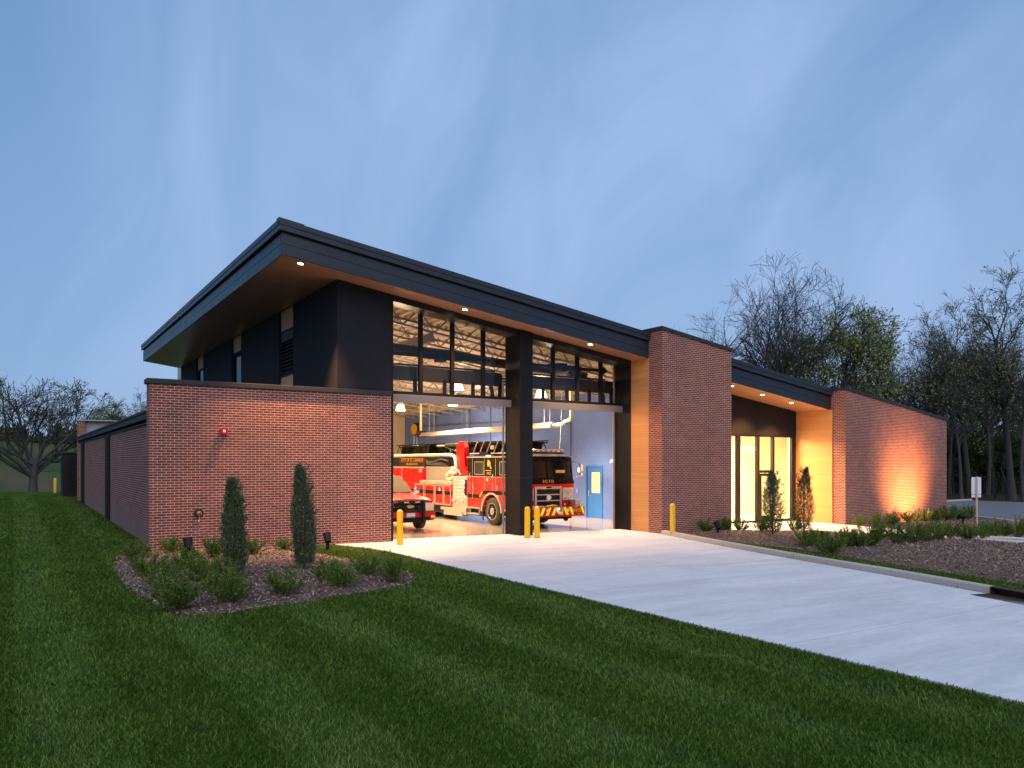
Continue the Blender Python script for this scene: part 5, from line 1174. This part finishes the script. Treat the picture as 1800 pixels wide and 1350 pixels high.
def juniper(seed, x, y, z, h, rmax, label, base=.12, airy=0):
    rr = np.random.default_rng(seed); n = int(9000 if not airy else 7000)
    t = rr.uniform(0, 1, n) ** 1.05; prof = np.interp(t, [0, .08, .3, .6, .85, .95, 1], [.70, .88, 1, .84, .46, .22, .04])
    az = rr.uniform(0, 6.28, n); lump = 1 + .20 * np.sin(az * 3 + t * 14 + seed) * np.sin(t * 23 + az * 2) + .12 * np.sin(az * 7 + t * 31)
    r_ = rmax * prof * lump * rr.uniform(0, 1, n) ** (.33 if not airy else .45)
    P = np.stack([r_ * np.cos(az), r_ * np.sin(az), base + t * (h - base)], -1); P += rr.normal(0, .018, P.shape)
    lean = rr.normal(size=2) * .03; P[:, 0] += lean[0] * P[:, 2] ** 2; P[:, 1] += lean[1] * P[:, 2] ** 2
    D = np.stack([np.cos(az) * .55, np.sin(az) * .55, np.full(n, .9)], -1) + rr.normal(0, .35, (n, 3))
    L = rr.uniform(.035, .085, n); V1, F1 = leaf_quads(P, D, L, L * .13, rr)
    # protruding feathery sprays
    m_ = 170 if not airy else 190; Ps = []; Ds = []; Ls = []
    for i in range(m_):
        tt = rr.uniform(.05, .97); a = rr.uniform(0, 6.28); pr_ = np.interp(tt, [0, .3, .6, .85, 1], [.7, 1, .86, .5, .1]) * rmax
        b0 = np.array([pr_ * .8 * math.cos(a), pr_ * .8 * math.sin(a), base + tt * (h - base)]); d_ = np.array([math.cos(a) * .6, math.sin(a) * .6, rr.uniform(.5, 1.1)]) + rr.normal(0, .2, 3); d_ /= np.linalg.norm(d_)
        ln = rr.uniform(.10, .30 if airy else .18); q = rr.uniform(0, 1, 26)[:, None]; nn = rr.normal(size=(26, 3)); Ps.append(b0 + d_ * ln * q + nn * .006); Ds.append(d_ + nn * .45); Ls.append(rr.uniform(.02, .05, 26))
    V2, F2 = leaf_quads(np.concatenate(Ps), np.concatenate(Ds), np.concatenate(Ls), np.concatenate(Ls) * .2, rr)
    t_ = tag(empty('juniper', (x, y, z)), label, 'juniper', 'columnar junipers in the beds')
    nmesh('foliage', np.concatenate([V1, V2]), np.concatenate([F1, F2 + len(V1)]), M['juniper'], t_)
    MB().tube([(0, 0, -.05), (.01, 0, h * .5), (0, .01, h * .9)], [.03, .02, .006], 8).build('trunk', M['twig'], t_, smooth=True)
x, y = G(412, 1016, .1); juniper(1, x, y, zb(x, y, BED_L, .1), 1.88, .21, 'dark columnar juniper on the left of the two before the left brick wall')
x, y = G(535, 1004, .08); juniper(2, x, y, zb(x, y, BED_L, .1), 2.14, .225, 'taller columnar juniper on the right of the two before the left brick wall')
x, y = G(1358, 944, .06); juniper(3, x, y, zb(x, y, BED_R, .12), 2.12, .31, 'airy columnar juniper in front of the glass entrance door', airy=1)
x, y = G(1413, 940, .06); juniper(4, x, y, zb(x, y, BED_R, .12), 2.25, .29, 'airy columnar juniper in front of the orange wood wall of the entrance', airy=1)

# ------------------------------------------------------------------ trees
def tubes_np(branches, sides_f):
    V_ = []; F_ = []; off = 0
    for pts, rs, lev in branches:
        n = sides_f(lev); k = len(pts); T = np.gradient(pts, axis=0); T /= (np.linalg.norm(T, axis=1)[:, None] + 1e-9)
        ref = np.array([.3, .9, .1]) if abs(T[0, 2]) > .7 else np.array([0, 0, 1.]); A = np.cross(T, ref); A /= (np.linalg.norm(A, axis=1)[:, None] + 1e-9); Bv = np.cross(T, A)
        q = np.arange(n) * 2 * np.pi / n; ringv = pts[:, None, :] + (A[:, None, :] * np.cos(q)[None, :, None] + Bv[:, None, :] * np.sin(q)[None, :, None]) * rs[:, None, None]
        V_.append(ringv.reshape(-1, 3)); i = np.arange(k - 1)[:, None] * n; j = np.arange(n)[None, :]; j2 = (j + 1) % n
        F_.append(np.stack([i + j, i + j2, i + n + j2, i + n + j], -1).reshape(-1, 4) + off); off += k * n
    return np.concatenate(V_), np.concatenate(F_)
def make_tree(seed, H, tr, trunk_frac, kids, lens, angs, leaf=None, leafn=6, leafsz=.16, wander=.16, up=.25, bark='bark', rmin=.006, leafcloud=.25, multi=1, tl=.72, env=None):
    rr = np.random.default_rng(seed); out = []; tips = []
    def grow(p, d, length, r, lev):
        k = 7 if lev == 0 else (6 if lev < 3 else 4)
        pts = [p]; dd = d.copy()
        for i in range(k - 1):
            dd = dd + rr.normal(0, wander * (0.2 if lev == 0 else 1), 3) + np.array([0, 0, up * (.3 if lev else .5) * (1 if lev < 4 else .4)]) / (k - 1); dd /= np.linalg.norm(dd); pts.append(pts[-1] + dd * length / (k - 1))
        pts = np.array(pts)
        if env is not None and lev > 0:
            q = (pts[:, 0] / env[1]) ** 2 + (pts[:, 1] / env[1]) ** 2 + ((pts[:, 2] - env[0]) / env[2]) ** 2
            lim = (1.0 if lev < 3 else 1.08) * rr.uniform(.86, 1.06); outk = np.nonzero(q > lim)[0]; outk = outk[outk > 0]
            if len(outk):
                m = max(outk[0] - 1, 0) + .35; mm = m / (k - 1); pts = pts[0] + (np.array([np.interp(np.linspace(0, m, k), np.arange(k), pts[:, a]) for a in range(3)]).T - pts[0])
        rs = np.maximum(r * np.linspace(1, .42 if lev < len(kids) - 1 else .3, k), rmin)
        if lev == 0: rs[0] *= 1.5
        out.append((pts, rs, lev))
        if lev >= len(kids) - 1 : tips.append(pts)
        if lev >= len(kids): return
        nk = kids[lev]; nk = max(1, int(nk + rr.uniform(-.5, .5) * nk * .3))
        for i in range(nk):
            t = (trunk_frac + (1 - trunk_frac) * (i + rr.uniform(0, 1)) / nk) if lev == 0 else rr.uniform(.18, 1.0)
            t = min(t, .995); kk = min(int(t * (k - 1)), k - 2); f = t * (k - 1) - kk; q = pts[kk] * (1 - f) + pts[kk + 1] * f; ax = (pts[kk + 1] - pts[kk]); ax /= np.linalg.norm(ax)
            ra = rs[kk] * (1 - f) + rs[kk + 1] * f
            pe = np.cross(ax, rr.normal(size=3)); pe /= np.linalg.norm(pe); an = R(rr.uniform(*angs[lev])) * (1 - .45 * t if lev == 0 else 1)
            nd = ax * math.cos(an) + pe * math.sin(an); nd[2] = nd[2] if nd[2] > -.25 else -nd[2] * .3; nd /= np.linalg.norm(nd)
            grow(q, nd, lens[lev] * rr.uniform(.65, 1.1) * (1 - .35 * t * (lev == 0)), ra * rr.uniform(.5, .75), lev + 1)
    for m_ in range(multi):
        d0 = np.array([rr.normal(0, .05), rr.normal(0, .05), 1]) if multi == 1 else np.array([math.cos(m_ * 2.1) * .28, math.sin(m_ * 2.1) * .28, 1])
        grow(np.array([0., 0, -.3]) + (0 if multi == 1 else d0 * np.array([.5, .5, 0])), d0 / np.linalg.norm(d0), H * tl, tr, 0)
    V_, F_ = tubes_np(out, lambda l: 10 if l == 0 else (6 if l == 1 else (4 if l == 2 else 3)))
    nlow = [i for i, b_ in enumerate(out) if b_[2] <= 0]
    t = empty('tree', (0, 0, 0))
    tv, tf = tubes_np([b_ for b_ in out if b_[2] == 0], lambda l: 12); nmesh('trunk', tv, tf, M[bark], t, smooth=True)
    bv, bf_ = tubes_np([b_ for b_ in out if b_[2] > 0], lambda l: 7 if l == 1 else (5 if l == 2 else 3)); nmesh('branches', bv, bf_, M[bark], t, smooth=True)
    if leaf:
        P = []; 
        for pts in tips:
            n = rr.poisson(leafn); 
            if n: 
                tt = rr.uniform(.1, 1, n) * (len(pts) - 1); k = np.minimum(tt.astype(int), len(pts) - 2); f = (tt - k)[:, None]; P.append(pts[k] * (1 - f) + pts[k + 1] * f + rr.normal(0, leafcloud * .3, (n, 3)))
        P = np.concatenate(P); n = len(P); L = rr.uniform(.6, 1.3, n) * leafsz
        D = rr.normal(size=(n, 3)); lv, lf = leaf_quads(P, D, L, L * .36, rr); nmesh('crown', lv, lf, M[leaf], t)
    return t, float(np.percentile(np.concatenate([b_[0][:, 2] for b_ in out]), 99.3))
K = [9, 7, 6, 5]
T_oak = make_tree(27, 8.0, .30, .50, [12, 5, 5, 5, 2], [7.0, 3.4, 1.8, .95, .5], [(8, 92), (18, 42), (22, 48), (25, 55), (20, 55)], 'leafy', .9, .11, .10, .35, tl=.30, env=(3.7, 5.1, 4.5), rmin=.013, leafcloud=.3, bark='barkd')
T_bare = make_tree(24, 18, .36, .40, [9, 7, 6, 5, 2], [12.5, 5.6, 2.7, 1.4, .8], [(10, 62), (20, 45), (22, 48), (22, 50), (18, 50)], None, wander=.10, up=.35, tl=.46, env=(10.3, 6.6, 8.4), rmin=.011)
T_green = make_tree(33, 14, .26, .28, [11, 8, 6, 5], [5.2, 2.5, 1.3, .7], [(30, 65), (25, 55), (25, 60), (25, 60)], 'leafg', 1.5, .20, .14, .35, env=(8.2, 4.6, 6.2), rmin=.014, leafcloud=.8)
T_olive = make_tree(44, 20, .32, .42, [12, 7, 6, 5], [6.0, 3.0, 1.6, .8], [(25, 55), (25, 50), (25, 60), (25, 60)], 'leafy', .8, .20, .15, .35, rmin=.014, leafcloud=.5)
T_thin = make_tree(55, 17, .20, .45, [9, 6, 5, 4], [4.6, 2.4, 1.3, .8], [(25, 60), (25, 60), (25, 60), (25, 60)], 'leafg', .6, .18, .17, .3, bark='barkd', rmin=.012, leafcloud=.5)
T_bush = make_tree(66, 6.0, .10, .10, [10, 7, 5, 4], [2.6, 1.4, .8, .5], [(20, 60), (25, 60), (25, 60), (25, 60)], 'leafd', 7.0, .17, .2, .3, bark='barkd', rmin=.008, leafcloud=.5, multi=3)
first = {}
def put_tree(proto, px, d, top, label, group=None, rz=None, name='tree', wide=1.0):
    """proto scaled so that its top reaches the given photo height at distance d"""
    t, h0 = proto; x, y = at(px, d); z = gf(x, y) - .05; H = CAM_H + (812 - top) * d / 1340 - z; s = H / h0
    if id(t) in first: o = copy_tree(t)
    else: o = t; first[id(t)] = 1
    o.name = name
    o.location = (x, y, z); o.scale = (s * wide, s * wide, s); o.rotation_euler = (0, 0, ry.uniform(0, 6.28) if rz is None else rz); tag(o, label, 'tree', group)
WG = 'trees of the wood behind the station'
put_tree(T_oak, 57, 58, 668, 'broad low branching tree on the lawn at the far left', rz=1.0, wide=1.22)
put_tree(T_green, 190, 95, 706, 'small pale green tree peeking over the low wall at the left', rz=2, wide=1.3)
put_tree(T_olive, 250, 85, 690, 'small grey green tree right behind the left corner of the low wall', rz=1, wide=.9)
put_tree(T_bare, 1345, 72, 462, 'tall bare tree with spreading limbs left of centre of the wood', WG, .6, wide=1.12)
put_tree(T_bare, 1405, 80, 478, 'bare tree just right of the tallest bare one over the entrance roof', WG, 3.4, wide=.8)
put_tree(T_bare, 1235, 85, 566, 'faint bare tree top just right of the tall brick pier', WG, 2.2)
put_tree(T_green, 1478, 66, 545, 'bright green leafing tree over the entrance roof', WG, .3, wide=1.0)
put_tree(T_green, 1545, 72, 552, 'green leafing tree above the left corner of the right brick wing', WG, 2.0, wide=.95)
put_tree(T_green, 1420, 80, 590, 'low green leafing tree partly behind the bare tree', WG, 4.0)
put_tree(T_bare, 1590, 78, 610, 'bare tree rising behind the top of the right brick wing', WG, 1.2)
put_tree(T_olive, 1640, 74, 545, 'olive budding tree left of the tall one behind the brick wing', WG, .2, wide=.9)
put_tree(T_olive, 1705, 70, 530, 'olive budding tree straight above the sign', WG, 1.4)
put_tree(T_olive, 1778, 60, 478, 'tallest dark trunked tree near the right edge of the photo', WG, 2.6)
put_tree(T_thin, 1735, 66, 590, 'slim dark tree between the sign and the right edge', WG, .9)
put_tree(T_thin, 1690, 60, 640, 'slim dark tree close to the corner of the brick wing', WG, 2.0)
put_tree(T_green, 1745, 72, 610, 'green leafing tree low among the dark trunks at the right', WG, 3.0, wide=.9)
put_tree(T_olive, 1850, 66, 500, 'olive tree mostly outside the right edge of the photo', WG, 4.0)
put_tree(T_thin, 1800, 58, 600, 'slim dark tree on the right edge of the photo', WG, 4.0)
put_tree(T_thin, 1668, 70, 620, 'slim dark tree grazing the end of the brick wing', WG, 5.0)
put_tree(T_bare, 1720, 85, 560, 'bare tree far back behind the sign', WG, 5.0)
put_tree(T_bare, 1660, 90, 570, 'bare tree far back above the end of the brick wing', WG, 2.7)
for i, (px, d, top, lb_) in enumerate([(1680, 74, 770, 'dark bush in the wood just right of the brick wing'), (1712, 80, 780, 'dark bush in the wood directly behind the sign'), (1745, 92, 800, 'dark bush left of the grey house'), (1790, 72, 770, 'dark bush in the wood at the right edge'), (1765, 96, 790, 'dark bush in front of the grey house wall'), (1830, 80, 760, 'dark bush outside the right edge of the photo')]):
    put_tree(T_bush, px, d, top, lb_, 'bushes between the tree trunks', name='bush')
# tangle of far brush: nobody could count it
rr = np.random.default_rng(9); br = []
for i in range(1500):
    d = rr.uniform(70, 150); px = rr.uniform(1560, 2150); x, y = at(px, d); z = gf(x, y); h = rr.uniform(2, 13); k = 5
    p = np.array([x, y, z]) + np.cumsum(np.vstack([[0, 0, 0], rr.normal(0, .14, (k - 1, 3)) * h / 4 + np.array([rr.normal(0, .12) * h / 4, rr.normal(0, .12) * h / 4, h / (k - 1)])]), 0)
    br.append((p, np.linspace(1, .3, k) * rr.uniform(.02, .12), 2))
    for j in range(5):
        q = p[rr.integers(1, k)]; dd = rr.normal(size=3); dd[2] = abs(dd[2]); l = rr.uniform(.8, 3); br.append((np.array([q, q + dd * l * .4 + rr.normal(0, .1, 3), q + dd * l * .8]), np.array([.03, .02, .012]), 3))
bv, bf_ = tubes_np(br, lambda l: 4 if l == 2 else 3)
n = 26000; d = rr.uniform(72, 160, n); px = rr.uniform(1540, 2150, n); P0 = _V[None] * d[:, None] + _Rt[None] * ((px - 900) / 1340 * d)[:, None]
hh = rr.uniform(0, 1, n) ** 1.7 * (6 + 3 * np.sin(px * .05)); P0[:, 2] = gz(P0[:, 0], P0[:, 1]) + hh; L = rr.uniform(.15, .42, n)
lv, lf = leaf_quads(P0, rr.normal(size=(n, 3)), L, L * .4, rr)
tag(nmesh('undergrowth', np.concatenate([bv, lv]), np.concatenate([bf_, lf + len(bv)]), [M['barkd'], M['leafd']]), 'dark tangle of brush and saplings on the floor of the wood', 'undergrowth', kind='stuff')
o = bpy.data.objects['undergrowth']; mi = np.zeros(len(o.data.polygons), np.int32); mi[len(bf_):] = 1; o.data.polygons.foreach_set('material_index', mi)
# far tree line on the hill at the left
n = 30000; px = rr.uniform(-150, 330, n); d = rr.uniform(215, 300, n); P0 = _V[None] * d[:, None] + _Rt[None] * ((px - 900) / 1340 * d)[:, None]
hh = rr.uniform(0, 1, n) ** 1.3 * (3.2 + 1.6 * np.sin(px * .07) + 1.2 * np.sin(px * .19 + 1)); P0[:, 2] = gz(P0[:, 0], P0[:, 1]) + np.maximum(hh, 0); L = rr.uniform(.5, 1.2, n)
lv, lf = leaf_quads(P0, rr.normal(size=(n, 3)), L, L * .45, rr)
tag(nmesh('treeline', lv, lf, M['leafd']), 'distant line of trees along the top of the hill at the left', 'treeline', kind='stuff')
# house in the wood
hx, hy = at(1752, 100); hz = gf(hx, hy)
hs = tag(empty('house', (hx, hy, hz), -HEAD), 'grey sided house glimpsed between the tree trunks at the right', 'house')
MB().box(-4, 5, 0, 8, -.5, 3.6).prism([(0, 3.6), (8, 3.6), (4, 6.4)], -3.9, 4.9).build('wall', M['siding'], hs)
MB().add([(-4.4, -.5, 3.3), (5.4, -.5, 3.3), (5.4, 4, 6.6), (-4.4, 4, 6.6), (-4.4, 8.5, 3.3), (5.4, 8.5, 3.3)], [(0, 1, 2, 3), (3, 2, 5, 4)]).build('roof', M['roofing'], hs, recalc=False)
for x in (-2.2, 1.4):
    f = MB().box(x - .65, x + .65, -.05, -.001, .9, 2.3).build('window', M['white'], hs); MB().box(x - .55, x + .55, -.06, -.051, 1.0, 2.2).build('pane', M['glass_dark'], f)
# black fence in front of the wood
fn = tag(empty('fence', (*at(1750, 62), gf(*at(1750, 62))), -HEAD), 'thin black picket fence between the parking lot and the wood', 'fence')
for i in range(-3, 9): MB().box(i * 2.4 - .04, i * 2.4 + .04, -.04, .04, -.3, 1.95).build('post', M['blackmetal'], fn)
m = MB()
for z in (.25, 1.1, 1.75): m.box(-7.2, 19.2, -.015, .015, z, z + .04)
for i in range(int(26.4 / .16)): m.box(-7.2 + i * .16, -7.2 + i * .16 + .018, -.01, .01, .1, 1.85)
m.build('rail_panel', M['blackmetal'], fn)
print('faces', sum(len(o.data.polygons) for o in bpy.data.objects if o.type == 'MESH'))
